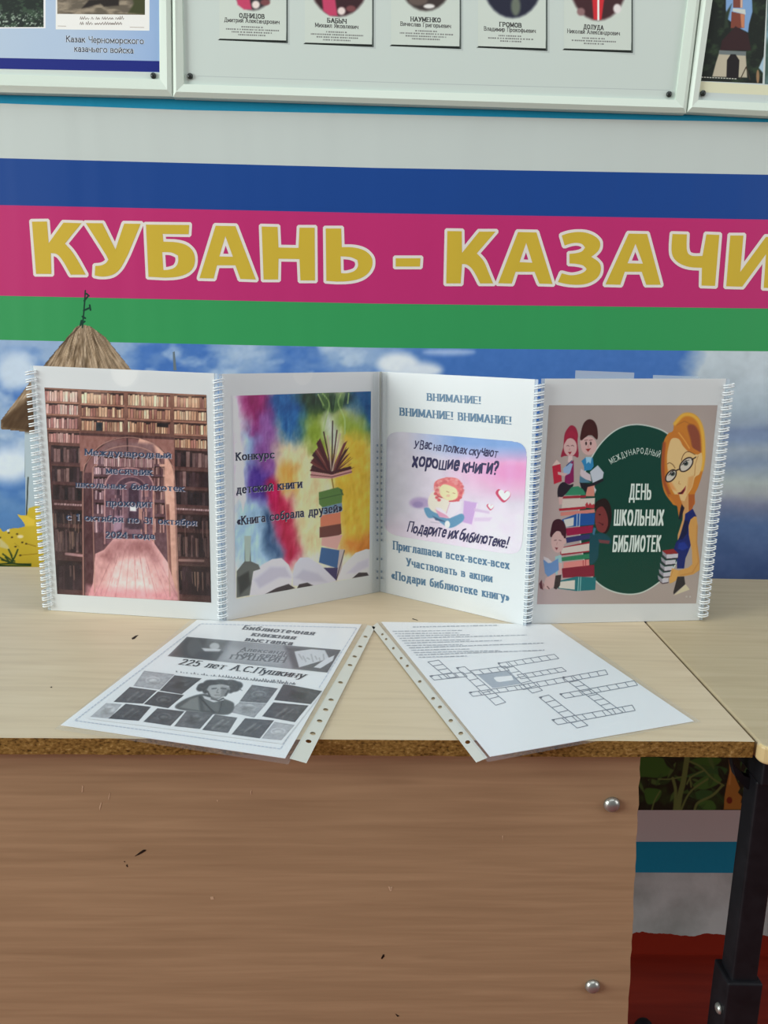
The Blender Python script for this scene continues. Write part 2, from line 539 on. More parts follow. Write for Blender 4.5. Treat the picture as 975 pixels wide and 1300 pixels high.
def tube(bm, path, r, n=8, closed=False, mi=0):
    P = [Vector(p) for p in path]; rings = []
    N = len(P)
    prev = None
    for i, p in enumerate(P):
        if closed:
            d = (P[(i + 1) % N] - P[i - 1]).normalized()
        else:
            d = (P[min(i + 1, N - 1)] - P[max(i - 1, 0)]).normalized()
        if prev is None:
            a = d.orthogonal().normalized()
        else:
            a = (prev - d * prev.dot(d)).normalized()
        prev = a; b = d.cross(a)
        rings.append([bm.verts.new(p + (a * math.cos(2 * math.pi * k / n) + b * math.sin(2 * math.pi * k / n)) * r) for k in range(n)])
    for i in range(N if closed else N - 1):
        r0, r1 = rings[i], rings[(i + 1) % N]
        off = 0
        if closed and i == N - 1:
            off = min(range(n), key=lambda o_: (r0[0].co - r1[o_].co).length)
        for k in range(n):
            f = bm.faces.new([r0[k], r0[(k + 1) % n], r1[(k + 1 + off) % n], r1[(k + off) % n]]); f.material_index = mi
    if not closed:
        bm.faces.new(rings[0][::-1]).material_index = mi; bm.faces.new(rings[-1]).material_index = mi


def dome(bm, c, axis, r, hgt, n=16, k=5):
    """domed bolt head lying on a surface at c, rising along axis"""
    ax = Vector(axis).normalized(); a = ax.orthogonal().normalized(); b = ax.cross(a); c = Vector(c)
    rings = []
    for j in range(k):
        t = j / k * math.pi / 2
        rr, hh = r * math.cos(t) ** .8, hgt * math.sin(t)
        rings.append([bm.verts.new(c + ax * hh + (a * math.cos(2 * math.pi * i / n) + b * math.sin(2 * math.pi * i / n)) * rr) for i in range(n)])
    topv = bm.verts.new(c + ax * hgt)
    for r0, r1 in zip(rings[:-1], rings[1:]):
        for i in range(n):
            bm.faces.new([r0[i], r0[(i + 1) % n], r1[(i + 1) % n], r1[i]])
    for i in range(n):
        bm.faces.new([rings[-1][i], rings[-1][(i + 1) % n], topv])
    bm.faces.new(rings[0][::-1])


# ================================================================== SETTING
WD, WK = 1.24, 0.02                                  # back wall: y = WD + WK x
WN = np.array([WK, -1, 0])
wall = Surf((0, WD, 0), WN)


def wy(x):
    return WD + WK * x


Z_RED = wall.hit([(880, 1187)])[0][2]
Z_BLUE = wall.hit([(880, 1108)])[0][2]
M['wall'] = mat('painted_plaster', rough=.7, spec=.2)
w_ = M['wall']
tc = nd(w_, 'ShaderNodeTexCoord'); sx = nd(w_, 'ShaderNodeSeparateXYZ'); lk(w_, tc.outputs['Object'], sx.inputs[0])
nz = nd(w_, 'ShaderNodeTexNoise'); nz.inputs['Scale'].default_value = 22; nz.inputs['Detail'].default_value = 4
lk(w_, tc.outputs['Object'], nz.inputs['Vector'])
n2 = nd(w_, 'ShaderNodeTexNoise'); n2.inputs['Scale'].default_value = 9; n2.inputs['Detail'].default_value = 8
lk(w_, tc.outputs['Object'], n2.inputs['Vector'])
whr = ramp(w_, [(.35, lin((168, 176, 172))), (.62, lin((214, 222, 220)))]); lk(w_, n2.outputs['Fac'], whr.inputs[0])
ad = nd(w_, 'ShaderNodeMath', operation='MULTIPLY_ADD'); ad.inputs[1].default_value = .03; lk(w_, nz.outputs['Fac'], ad.inputs[0]); lk(w_, sx.outputs['Z'], ad.inputs[2])
gr = nd(w_, 'ShaderNodeMath', operation='GREATER_THAN'); gr.inputs[1].default_value = Z_RED + .015; lk(w_, ad.outputs[0], gr.inputs[0])
gb = nd(w_, 'ShaderNodeMath', operation='GREATER_THAN'); gb.inputs[1].default_value = Z_BLUE; lk(w_, sx.outputs['Z'], gb.inputs[0])
m1 = nd(w_, 'ShaderNodeMix', data_type='RGBA'); lk(w_, gr.outputs[0], m1.inputs['Factor']); m1.inputs['A'].default_value = (*lin((150, 42, 24)), 1); lk(w_, whr.outputs[0], m1.inputs['B'])
m2 = nd(w_, 'ShaderNodeMix', data_type='RGBA'); lk(w_, gb.outputs[0], m2.inputs['Factor']); lk(w_, m1.outputs['Result'], m2.inputs['A']); m2.inputs['B'].default_value = (*lin((30, 150, 188)), 1)
for mm, c_ in ((m1, lin((150, 42, 24))), (m2, None)):
    pass
m1.inputs[6].default_value = (*lin((150, 42, 24)), 1); m2.inputs[7].default_value = (*lin((30, 150, 188)), 1)
w_.node_tree.links.clear()
lk(w_, tc.outputs['Object'], sx.inputs[0]); lk(w_, tc.outputs['Object'], nz.inputs['Vector']); lk(w_, tc.outputs['Object'], n2.inputs['Vector'])
lk(w_, n2.outputs['Fac'], whr.inputs[0]); lk(w_, nz.outputs['Fac'], ad.inputs[0]); lk(w_, sx.outputs['Z'], ad.inputs[2])
lk(w_, ad.outputs[0], gr.inputs[0]); lk(w_, sx.outputs['Z'], gb.inputs[0])
lk(w_, gr.outputs[0], m1.inputs[0]); lk(w_, whr.outputs[0], m1.inputs[7])
lk(w_, gb.outputs[0], m2.inputs[0]); lk(w_, m1.outputs[2], m2.inputs[6])
pb = w_.node_tree.nodes['Principled BSDF']; po = [n for n in w_.node_tree.nodes if n.type == 'OUTPUT_MATERIAL'][0]
lk(w_, m2.outputs[2], pb.inputs['Base Color']); lk(w_, pb.outputs[0], po.inputs[0])
bp = nd(w_, 'ShaderNodeBump'); bp.inputs['Strength'].default_value = .9; bp.inputs['Distance'].default_value = .006
lk(w_, n2.outputs['Fac'], bp.inputs['Height']); lk(w_, bp.outputs[0], pb.inputs['Normal'])

bm = bmesh.new()
prism(bm, [(-3, wy(-3), 0), (3, wy(3), 0), (3, wy(3) + .12, 0), (-3, wy(-3) + .12, 0)], (0, 0, 3))
tag(link('wall_back', bm, w_), kind='structure')
M['floor'] = mat('red_painted_boards', rough=.5, spec=.35)
grain(M['floor'], 5, (.6, 7, 1), [(.3, lin((128, 34, 20))), (.6, lin((152, 44, 26))), (.8, lin((170, 62, 40)))], 7, .2)
bm = bmesh.new(); box(bm, -3, 3, -2.5, 1.36, -.05, 0)
tag(link('floor', bm, M['floor']), kind='structure')

# ================================================================== BANNER
BG = 1.30
ink = Ink(wall, BG, .0012)


def sl(x, a, b, c):                                   # stripe border through x = 0, 475, 975
    return np.interp(x, [-475, 0, 475, 975, 1475], [2 * a - b, a, b, c, 2 * c - b])


XS = [-330, 0, 240, 475, 720, 975, 1300]
topz = np.interp(XS, [-330, 0, 250, 500, 855, 975, 1300], [122, 131.5, 140.5, 145.5, 154, 155.5, 162])
edges = [topz, [sl(x, 201, 213.3, 222) for x in XS], [sl(x, 260.5, 270.8, 279) for x in XS], [sl(x, 375.5, 385.5, 391.8) for x in XS], [sl(x, 431.5, 441.5, 446) for x in XS], ]
cols = [(175, 183, 179), (19, 60, 126), (170, 39, 98), (46, 135, 77)]
ink.h += 6e-6
for k, c_ in enumerate(cols):
    up_ = [(x, y) for x, y in zip(XS, edges[k])]; lo_ = [(x, y) for x, y in zip(XS, edges[k + 1])]
    ink.poly(up_ + lo_[::-1], c_, step=0)
ink.h -= 6e-6
# photographic lower half: sky, clouds
c = Canvas(wall, [(-330, edges[4][0]), (1300, edges[4][-1]), (1300, 760), (-330, 760)], 900, 210, (62, 103, 166))
X, Y = c.X, c.Y
n1 = fbm(X / 75, Y / 48, 3, 5); n2_ = fbm(X / 32, Y / 24, 9, 4)
left = np.clip((560 - X) / 90, 0, 1)
c.mix(left * np.clip((n1 - .30) * 3.5, 0, 1) * .85, (146, 166, 190))
c.mix(left * np.clip((n2_ - .55) * 5, 0, 1) * .5, (190, 200, 208))
c.mix(np.clip((Y - 590) / 60, 0, 1) * np.clip((300 - X) / 60, 0, 1) * .85, (66, 112, 166))
c.ell(505, 462, 26, 14, (206, 210, 214), soft=12); c.ell(535, 470, 26, 10, (200, 206, 214), soft=12)
c.ell(12, 590, 30, 22, (196, 206, 218), soft=22); c.ell(20, 470, 26, 24, (178, 192, 208), soft=22)
c.ell(570, 447, 32, 4, (150, 170, 205), soft=8)
rw = np.clip((X - 868 - 16 * (n2_ - .5) * 2 + (Y - 446) * .35) / 26, 0, 1)
yy = [430, 470, 520, 540, 550, 562, 575, 590, 615, 628, 640, 665, 735]
RR = [[176, 170, 152, 136, 112, 118, 150, 128, 168, 160, 122, 84, 64], [186, 180, 166, 150, 128, 136, 162, 144, 178, 166, 130, 112, 92], [192, 188, 178, 168, 158, 166, 176, 168, 178, 172, 156, 156, 136]]
Yw = Y + 14 * (n1 - .5)
w3 = rw[:, None]
prof = np.stack([np.interp(Yw, yy, q) for q in RR], -1) + (n2_[:, None] - .5) * 26
c.rgb = c.rgb * (1 - w3) + prof * w3
c.rgb += (fbm(X / 6, Y / 6, 40, 2)[:, None] - .5) * 8
c.line([(900, 738), (1300, 752)], 5, (52, 62, 92))
ink.canvas(c); ink.h += 8e-6
# hidden middle (behind the desk) and the leafy foot of the print
ink.poly([(-330, 760), (1300, 760), (1300, 930), (-330, 930)], (86, 120, 60), step=0)
# hut with thatched roof at the left
c = Canvas(wall, [(-60, 405), (250, 411), (250, 752), (-60, 744)], 310, 340, (0, 0, 0))
back = Canvas(wall, [(-60, 405), (250, 411), (250, 752), (-60, 744)], 310, 340, (0, 0, 0))
alpha = Canvas(wall, [(-60, 405), (250, 411), (250, 752), (-60, 744)], 310, 340, (0, 0, 0))
roof = [(104, 411), (97, 414), (72, 443), (36, 487), (1, 533), (1, 545), (36, 549), (200, 552), (226, 545), (205, 510), (166, 467), (135, 428), (116, 414)]
hut = [(31, 545), (200, 550), (200, 720), (33, 716)]
ye = conv(0, 640, 12.19)
flower = ye([(-700, 340), (0, 345), (60, 420), (150, 370), (330, 355), (390, 330), (330, 240), (250, 150), (420, 170), (450, 60), (540, 30), (2200, 60), (2200, 1250), (-700, 1250)])
for a_ in (alpha,):
    a_.poly(roof, (255, 255, 255)); a_.poly(hut, (255, 255, 255)); a_.poly(flower, (255, 255, 255))
c.poly(hut, (160, 174, 182)); c.line([(36, 606), (34, 655)], 1.6, (20, 30, 26))
rx = (c.X - 106) / np.maximum(c.Y - 392, 8)
st = fbm(rx * 26, c.Y / 16, 5, 4); s2 = fbm(rx * 60, c.Y / 9, 8, 3)
tc_ = np.array([132, 112, 90]) + (st[:, None] - .5) * np.array([150, 138, 124]) + (s2[:, None] - .5) * 90
rm = Canvas.poly(Canvas(wall, [(-60, 405), (250, 411), (250, 752), (-60, 744)], 310, 340, (0, 0, 0)), roof, (255, 255, 255)).rgb[:, :1] / 255
c.rgb = c.rgb * (1 - rm) + tc_ * rm
c.poly([(1, 533), (40, 500), (60, 505), (60, 548), (36, 549), (1, 545)], (62, 42, 24), soft=8, a=.75)
c.line([(104, 412), (72, 444), (36, 488)], 1.5, (50, 36, 26), a=.7)
c.poly(flower, (186, 162, 46)); c.use(ye)
c.poly([(0, 520), (130, 640), (150, 700), (0, 660)], (190, 180, 120), soft=20)
c.poly([(270, 150), (420, 180), (540, 240), (540, 330), (400, 340)], (206, 178, 60), soft=20)
c.line([(230, 600), (300, 660)], 8, (150, 130, 30)); c.line([(420, 610), (560, 650)], 9, (110, 76, 20)); c.line([(300, 790), (580, 765)], 9, (130, 100, 20))
for q in [(140, 440), (270, 460), (190, 510), (245, 655), (410, 610), (350, 590), (5, 515), (320, 790)]:
    c.ell(q[0], q[1], 18, 13, (56, 44, 20))
c.ell(130, 400, 22, 30, (200, 205, 205), soft=8); c.ell(320, 500, 45, 25, (222, 205, 160), soft=14)
for q in [[(0, 820), (150, 900), (90, 820)], [(50, 770), (170, 860), (200, 900)], [(170, 760), (200, 850), (230, 880)], [(140, 700), (190, 800)], [(280, 700), (240, 800), (190, 890)], [(0, 925), (200, 915), (300, 925), (480, 925)], [(-20, 950), (480, 950)], [(-20, 960), (300, 980)], [(30, 860), (230, 910)]]:
    c.line(q, 24, (36, 62, 30), sm=True)
w3 = alpha.rgb[:, :1] / 255
bgc = Canvas(wall, [(-60, 405), (250, 411), (250, 752), (-60, 744)], 310, 340, (0, 0, 0))
# keep only the cells of hut, roof and flower
keep = (alpha.rgb[:, 0] > 127).reshape(340, 310)
idx = np.arange(310 * 340).reshape(340, 310)
kc = keep[1:, :-1] & keep[1:, 1:] & keep[:-1, 1:] & keep[:-1, :-1]
q4 = np.stack([idx[1:, :-1], idx[1:, 1:], idx[:-1, 1:], idx[:-1, :-1]], -1)[kc]
ink.V.append(c.P + wall.N * ink.h); ink.C.append(np.clip(lin(c.rgb) * BG, 0, .88)); ink.F += (q4 + ink.n).tolist(); ink.n += len(c.P); ink.h += 4e-6
ink.poly([(219.5, 447), (222, 446), (224.5, 470), (220.5, 470)], (92, 104, 112))
# weather vane on the roof tip
vn = conv(0, 350, 2.889); dk = (14, 52, 40)
ink.stroke([(303, 190), (308, 140), (312, 90), (314, 55)], 6, dk, vn)
for q in [[(298, 178), (312, 168)], [(303, 150), (314, 156)], [(308, 128), (330, 118)], [(330, 108), (333, 126)], [(310, 92), (322, 78)], [(318, 66), (327, 74)], [(300, 165), (296, 182)]]:
    ink.stroke(q, 7, dk, vn)
# leaves, stems and a flower low down, seen under the desk
lf = conv(800, 950, 5.571); LG = 3.3
ink.gain = LG
c = Canvas(wall, [(770, 930), (1010, 930), (1010, 1028), (770, 1028)], 260, 110, (14, 18, 10))
c.use(lf)
c.mix(np.clip((fbm(c.X / 60, c.Y / 60, 4, 4) - .45) * 3, 0, 1) * .8, (26, 44, 18))
LV = [[(-40, 80), (120, 60), (230, 70), (290, 120), (280, 180), (200, 205), (110, 200), (-40, 190)], [(380, 200), (480, 160), (560, 120), (680, 140), (660, 190), (600, 215), (520, 200)],
      [(440, 260), (560, 180), (650, 200), (620, 250), (520, 290)], [(100, 290), (160, 280), (220, 300), (190, 370), (120, 390)], [(410, 340), (500, 290), (600, 310), (560, 350), (470, 360)],
      [(480, 420), (500, 370), (580, 370), (600, 430)], [(420, 90), (520, 60), (640, 70), (600, 120), (500, 130)], [(780, 90), (860, 70), (880, 200), (800, 190)]]
for k, q in enumerate(LV):
    c.poly(q, [(34, 62, 22), (28, 56, 26), (38, 66, 26)][k % 3], sm=True, soft=6)
rnd = random.Random(12)
for k in range(46):
    x, y = rnd.uniform(-20, 900), rnd.uniform(60, 430); a_, l_ = rnd.uniform(0, 6.28), rnd.uniform(22, 60); w_l = rnd.uniform(.25, .5); d_ = np.array([math.cos(a_), math.sin(a_)]); n_l = np.array([-d_[1], d_[0]])
    o_ = np.array([x, y]); c.poly([o_ - d_ * l_, o_ + n_l * l_ * w_l, o_ + d_ * l_ * 1.2, o_ - n_l * l_ * w_l], rnd.choice([(30, 54, 22), (20, 38, 16), (44, 64, 30), (14, 22, 12), (10, 14, 9)]), sm=True, soft=4, a=.9)
    c.line([o_ - d_ * l_, o_ + d_ * l_], 3, (54, 74, 36), soft=3, a=.5)
for q, w in [([(400, 70), (375, 230), (350, 330), (335, 440)], 38), ([(300, 210), (320, 300), (312, 440)], 22), ([(520, 155), (430, 200), (400, 250)], 12), ([(420, 90), (500, 130), (580, 210), (660, 260)], 12), ([(545, 215), (450, 280), (400, 340), (360, 430)], 14), ([(360, 200), (280, 215), (200, 215)], 10), ([(650, 260), (580, 330), (480, 380), (455, 430)], 18), ([(210, 300), (170, 370), (150, 440)], 10), ([(800, 280), (850, 420)], 10), ([(420, 200), (430, 270)], 12)]:
    c.line(q, w, (62, 74, 38), sm=True, soft=4)
c.poly([(700, 60), (735, 110), (740, 200), (775, 280), (760, 310), (790, 340), (780, 380), (820, 410), (780, 430), (660, 430), (665, 340), (680, 250), (700, 160)], (104, 72, 30))
c.ell(700, 365, 20, 24, (70, 24, 14)); c.line([(700, 80), (710, 150), (700, 250)], 14, (140, 104, 60), a=.5, soft=8)
ink.canvas(c)
ink.poly([(-330, 930), (770, 930), (770, 1028), (-330, 1028)], (30, 44, 20), step=0)
ink.poly([(1010, 930), (1300, 930), (1300, 1028), (1010, 1028)], (30, 44, 20), step=0)
ink.gain = BG
ink.poly([(-330, 1028), (1300, 1028), (1300, 1068), (-330, 1068)], (186, 182, 180), step=4e-6)
# headline letters
R1, R2, R3, R4 = conv(30, 270, 4.0625), conv(240, 270, 4.0625), conv(490, 275, 4.0625), conv(735, 275, 4.0625)
HL = [
    (R1, [(45, 47), (122, 46), (131, 158), (207, 52), (300, 55), (215, 160), (252, 200), (282, 248), (322, 320), (245, 320), (200, 240), (172, 211), (142, 209), (145, 316), (66, 316)], []),
    (R1, [(322, 54), (408, 55), (475, 190), (520, 57), (605, 58), (540, 215), (505, 285), (475, 315), (440, 328), (400, 331), (368, 324), (371, 275), (405, 273), (430, 258), (438, 242), (425, 215)], []),
    (R1, [(632, 62), (855, 64), (852, 112), (718, 110), (722, 150), (790, 152), (840, 165), (876, 196), (888, 245), (874, 295), (830, 324), (760, 337), (645, 331)], [[(716, 204), (765, 204), (797, 222), (800, 255), (783, 285), (745, 296), (722, 296)]]),
    (R2, [(138, 68), (240, 70), (345, 345), (265, 342), (240, 272), (145, 272), (128, 340), (55, 338)], [[(188, 122), (227, 228), (157, 226)]]),
    (R2, [(375, 72), (457, 74), (462, 180), (565, 182), (570, 78), (648, 78), (650, 350), (575, 350), (570, 240), (462, 238), (460, 345), (385, 345)], []),
    (R2, [(705, 82), (785, 82), (788, 178), (850, 178), (910, 195), (945, 230), (948, 275), (920, 322), (860, 350), (780, 357), (708, 352)], [[(782, 226), (835, 228), (868, 245), (874, 275), (856, 302), (815, 314), (784, 312)]]),
    (R3, [(50, 215), (178, 215), (175, 258), (50, 258)], []),
    (R3, [(316, 75), (390, 76), (392, 187), (480, 78), (565, 78), (468, 190), (505, 228), (525, 280), (552, 345), (485, 345), (450, 275), (418, 246), (392, 245), (385, 345), (310, 345)], []),
    (R3, [(680, 80), (775, 82), (858, 348), (790, 346), (765, 285), (668, 285), (648, 346), (578, 344)], [[(722, 136), (754, 238), (688, 235)]]),
    (PX, [(712.8, 299.1), (721.4, 296), (735, 294.2), (747.3, 296), (758.4, 302), (762.6, 309.5), (759.6, 319.3), (750.3, 326.2), (760.8, 332.8), (763.3, 341.5), (759.6, 352.5), (747.3, 360), (735, 362), (719, 361), (708, 358.2), (712.8, 347), (723.8, 350), (735, 348.4), (742.4, 345), (744.4, 341.5), (740, 336.5), (730, 335), (722.6, 334.6), (722.6, 322.4), (730, 321.8), (738.7, 319.8), (742.4, 314.4), (738.7, 309.5), (731.3, 308.2), (723, 309.5), (716.5, 312)], []),
    (R4, [(255, 88), (350, 90), (420, 352), (345, 352), (322, 285), (235, 285), (212, 352), (135, 350)], [[(290, 141), (328, 243), (249, 241)]]),
    (R4, [(480, 90), (555, 92), (552, 180), (575, 205), (635, 203), (655, 92), (722, 95), (700, 358), (630, 356), (632, 265), (560, 262), (500, 235), (472, 190)], []),
    (R4, [(778, 98), (846, 98), (830, 285), (962, 105), (1050, 106), (1030, 370), (950, 368), (962, 195), (840, 362), (757, 360)], []),
]
def ease(P):
    """round the gentle corners of an outline, keep the sharp ones"""
    for _ in range(2):
        Q = []
        for i in range(len(P)):
            a, b, c_ = (np.array(P[j % len(P)], float) for j in (i - 1, i, i + 1))
            u, v = (b - a) / np.linalg.norm(b - a), (c_ - b) / np.linalg.norm(c_ - b)
            ang = math.degrees(math.acos(max(-1, min(1, float(u @ v)))))
            Q += [tuple(b - (b - a) * .25), tuple(b + (c_ - b) * .25)] if 6 < ang < 50 else [tuple(b)]
        P = Q
    return P


HL = [(cv, ease(o_), [ease(h_) for h_ in hs]) for cv, o_, hs in HL]
for cv, outer, holes in HL:
    k = cv([(1, 0)])[0][0] - cv([(0, 0)])[0][0]
    for lp in [outer] + holes:
        ink.stroke(lp, 7.6 / k, (204, 197, 190), cv, closed=True)
for cv, outer, holes in HL:
    ink.holed(outer, holes, (184, 156, 50), cv)
tag(ink.build('banner', M['vinyl']), 'long printed wall banner with blue, pink and green stripes and big yellow letters', 'banner')

# ================================================================== NOTICE BOARDS
board = Surf((0, WD - .014, 0), WN)
board_face = Surf((0, WD - .010, 0), WN)


def notice_board(out, inn, label, screws, draw):
    """out: outer quad (TL,TR,BR,BL px), inn: inner quad; frame of white moulding around a printed panel"""
    O = board.hit(out); I = board.hit(inn)
    c0 = O.mean(0); base = np.array([c0[0], wy(c0[0]) - .001, O[:, 2].min()])
    root = empty('notice_board', base, label, 'notice board')
    n = board.N
    bm = bmesh.new()
    wl = lambda P: P - n * (np.dot(P - wall.O, n) - .0015)          # onto the wall
    prof = [(0, None), (0, 0.0), (.35, .004), (1, .001), (1, None)]
    rings = []
    for t, hgt in prof:
        q = O * (1 - t) + I * t
        rings.append([bm.verts.new(tuple((wl(p) if hgt is None else p + n * hgt))) for p in q])
    for a, b in zip(rings[:-1], rings[1:]):
        for i in range(4):
            bm.faces.new([a[i], a[(i + 1) % 4], b[(i + 1) % 4], b[i]])
    link('frame', bm, M['frame'], root)
    ik = Ink(board_face, 1.30, 0)
    draw(ik, inn)
    ik.build('printed_panel', M['ink'], root)
    for q in screws:
        bm = bmesh.new(); dome(bm, board_face.hit([q], .0012)[0], n, .0042, .003)
        link('screw', bm, M['screw'], root, True)
    return root


NB = conv(0, 0, 4.239)                                  # zoom of the left board
C1 = conv(0, 0, 1.95); C2 = conv(475, 0, 1.95)


def draw_left(ik, inn):
    ik.poly(inn, (182, 191, 185))
    c = Canvas(board_face, [(-330, -150), (202.5, -150), (202.5, 92), (-330, 74)], 120, 60, (160, 178, 198))
    c.mix(np.clip((c.X - 90) / 120, 0, 1), (134, 160, 196)); c.mix(np.clip((60 - c.X) / 150, 0, 1) * .5, (172, 184, 192))
    ik.canvas(c)
    ik.poly([(-330, 64), (0, 73.5), (202.5, 77.5), (202.5, 91.5), (0, 87.5), (-330, 78)], (22, 34, 112))
    # two pictures with pale mounts
    ik.poly([(-600, 155), (245, 152), (245, -700), (-600, -700)], (222, 224, 216), NB)
    c = Canvas(board_face, NB([(-600, -700), (232, -700), (235, 146), (-600, 148)]), 200, 200, (30, 38, 34)).use(NB)
    f = fbm(c.X / 22, c.Y / 14, 6, 4)
    c.mix(np.clip((f - .5) * 5, 0, 1), (52, 70, 54)); c.mix(np.clip((fbm(c.X / 9, c.Y / 9, 2, 2) - .62) * 7, 0, 1) * np.clip((c.Y - 40) / 60, 0, 1), (150, 165, 150))
    ik.canvas(c)
    ik.poly([(300, 158), (804, 165), (806, -700), (300, -700)], (226, 222, 210), NB)
    c = Canvas(board_face, NB([(305, -700), (782, -700), (780, 80), (308, 75)]), 160, 160, (92, 84, 72)).use(NB)
    f = fbm(c.X / 60, c.Y / 18, 12, 5)
    c.mix(np.clip((f - .42) * 4, 0, 1), (140, 128, 110)); c.poly([(440, 45), (480, 0), (640, -10), (640, 30), (560, 36), (540, 20), (470, 40)], (36, 30, 28), soft=10)
    c.poly([(690, -80), (785, -80), (785, 80), (690, 70), (720, 20)], (58, 62, 36), soft=14)
    ik.canvas(c)
    for y0, x0, x1 in ((100, 430, 655), (128, 430, 665)):          # handwritten caption
        x = x0; rnd = random.Random(int(y0))
        while x < x1:
            w = rnd.randint(8, 16)
            ik.stroke([(x, y0 + 4), (x + w * .4, y0 - rnd.randint(4, 14)), (x + w * .7, y0 + 5), (x + w, y0 - 2)], 2.2, (110, 98, 90), NB); x += w + (10 if rnd.random() < .15 else 0)
    ik.stroke([(312, 140), (355, 141)], 3, (160, 150, 140), NB); ik.stroke([(700, 146), (775, 148)], 3, (160, 150, 140), NB)
    for dx, col in ((2.5, (200, 208, 216)), (-2, (200, 208, 216)), (0, (40, 50, 66))):
        bw = .13 if dx == 0 else .16
        ik.text('Казак Черноморского', (356 + dx, 226), (774 + dx, 238), (0, -34), col, NB, bw, bw * .75, .03, .08)
        ik.text('казачьего войска', (400 + dx, 278), (718 + dx, 288), (0, -34), col, NB, bw, bw * .75, .03, .08)


def draw_centre(ik, inn):
    ik.poly(inn, (180, 190, 184))
    ik.stroke([(251, 96.5), (540, 106), (850, 114.5)], .9, (160, 170, 167))
    cards = [((278.5, 51), (365, 54), 'ОДНИЦОВ', 'Дмитрий Александрович', C1, (592, 44, 655, 47), (555, 54, 692, 60), (622, 2)),
             ((387, 56), (474, 59), 'БАБЫЧ', 'Михаил Яковлевич', C1, (810, 56, 858, 59), (780, 67, 887, 72), (838, 6)),
             ((496.5, 58.5), (585, 61.5), 'НАУМЕНКО', 'Вячеслав Григорьевич', C2, (90, 53, 165, 56), (65, 64, 190, 70), (130, -2)),
             ((607, 60.5), (694.5, 64), 'ГРОМОВ', 'Владимир Прокофьевич', C2, (310, 66, 365, 69), (272, 76, 400, 82), (343, 4)),
             ((716, 63.5), (803, 66.5), 'ДОЛУДА', 'Николай Александрович', C2, (518, 72, 568, 75), (478, 82, 608, 88), (560, 10))]
    for k, (bl, br, nm, nm2, cv, t1, t2, oc) in enumerate(cards):
        (x0, y0), (x1, y1) = bl, br
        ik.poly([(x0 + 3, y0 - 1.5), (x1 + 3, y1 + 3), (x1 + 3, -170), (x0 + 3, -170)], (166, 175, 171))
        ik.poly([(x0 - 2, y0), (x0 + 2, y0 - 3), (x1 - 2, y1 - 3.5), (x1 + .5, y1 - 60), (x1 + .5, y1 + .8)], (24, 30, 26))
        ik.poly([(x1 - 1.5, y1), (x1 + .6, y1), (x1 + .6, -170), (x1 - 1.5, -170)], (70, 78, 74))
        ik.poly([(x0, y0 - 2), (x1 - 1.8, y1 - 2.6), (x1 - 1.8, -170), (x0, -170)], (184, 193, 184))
        px0 = (x0 + x1) / 2; oy = [12, 20, 13, 22, 25][k]
        oxr = [30, 38, 36, 38, 36][k]
        c = Canvas(board_face, [(x0 + 2, -60), (x1 - 4, -60), (x1 - 4, oy + 5), (x0 + 2, oy + 4)], 110, 110, (184, 193, 184))
        base = [(46, 40, 44), (52, 30, 34), (54, 46, 44), (34, 36, 52), (60, 34, 38)][k]
        c.ell(px0, oy - 46, oxr, 47, base, soft=5)
        if k in (0, 1):
            c.poly([(px0 - 22, -5), (px0 - 6, -8), (px0 - 2, oy), (px0 - 12, oy), (px0 - 20, oy - 6)], (176, 60, 92), soft=3)
            c.ell(px0 + 3, oy - 6, 5, 5, (210, 196, 190), soft=3); c.ell(px0 + 15, oy - 9, 6, 4, (110, 64, 66), soft=3)
        elif k == 2:
            c.ell(px0 + 4, oy - 5, 7, 3, (206, 204, 200), soft=3); c.ell(px0 - 10, oy - 12, 12, 6, (90, 78, 72), soft=4)
        elif k == 3:
            c.ell(px0 + 4, oy - 14, 6, 12, (96, 104, 92), soft=5)
        else:
            c.poly([(px0 - 8, oy - 30), (px0 + 8, oy - 30), (px0 + 4, oy), (px0 - 6, oy)], (186, 40, 48), soft=2); c.line([(px0, oy - 30), (px0, oy)], 2.5, (224, 214, 210))
            c.ell(px0 + 24, oy - 14, 5, 6, (206, 200, 198), soft=3); c.ell(px0 - 22, oy - 10, 5, 5, (130, 100, 100), soft=3)
        ik.canvas(c)
        ik.text(nm, t1[:2], t1[2:], (0, -12), (40, 40, 40), cv, .22, .14, .05, .1)
        ik.text(nm2, t2[:2], t2[2:], (0, -11), (52, 50, 50), cv, .16, .12, .04, .1)
        rnd = random.Random(k)
        for j, hw in enumerate((26, 64, 50, 34) if k < 3 else (28, 54, 24)):      # small print
            mx, my = (t2[0] + t2[2]) / 2, (t2[1] + t2[3]) / 2 + 10 + j * 6.6
            x = mx - hw
            while x < mx + hw:
                w = rnd.uniform(2, 5)
                ik.poly([(x, my - 1.6 + (x - mx) * .035), (x + w, my - 1.6 + (x + w - mx) * .035), (x + w, my + 1.8 + (x + w - mx) * .035), (x, my + 1.8 + (x - mx) * .035)], (112, 114, 111), cv, step=0); x += w + (1.3 if rnd.random() < .8 else 3)
        ik.h += 1e-5


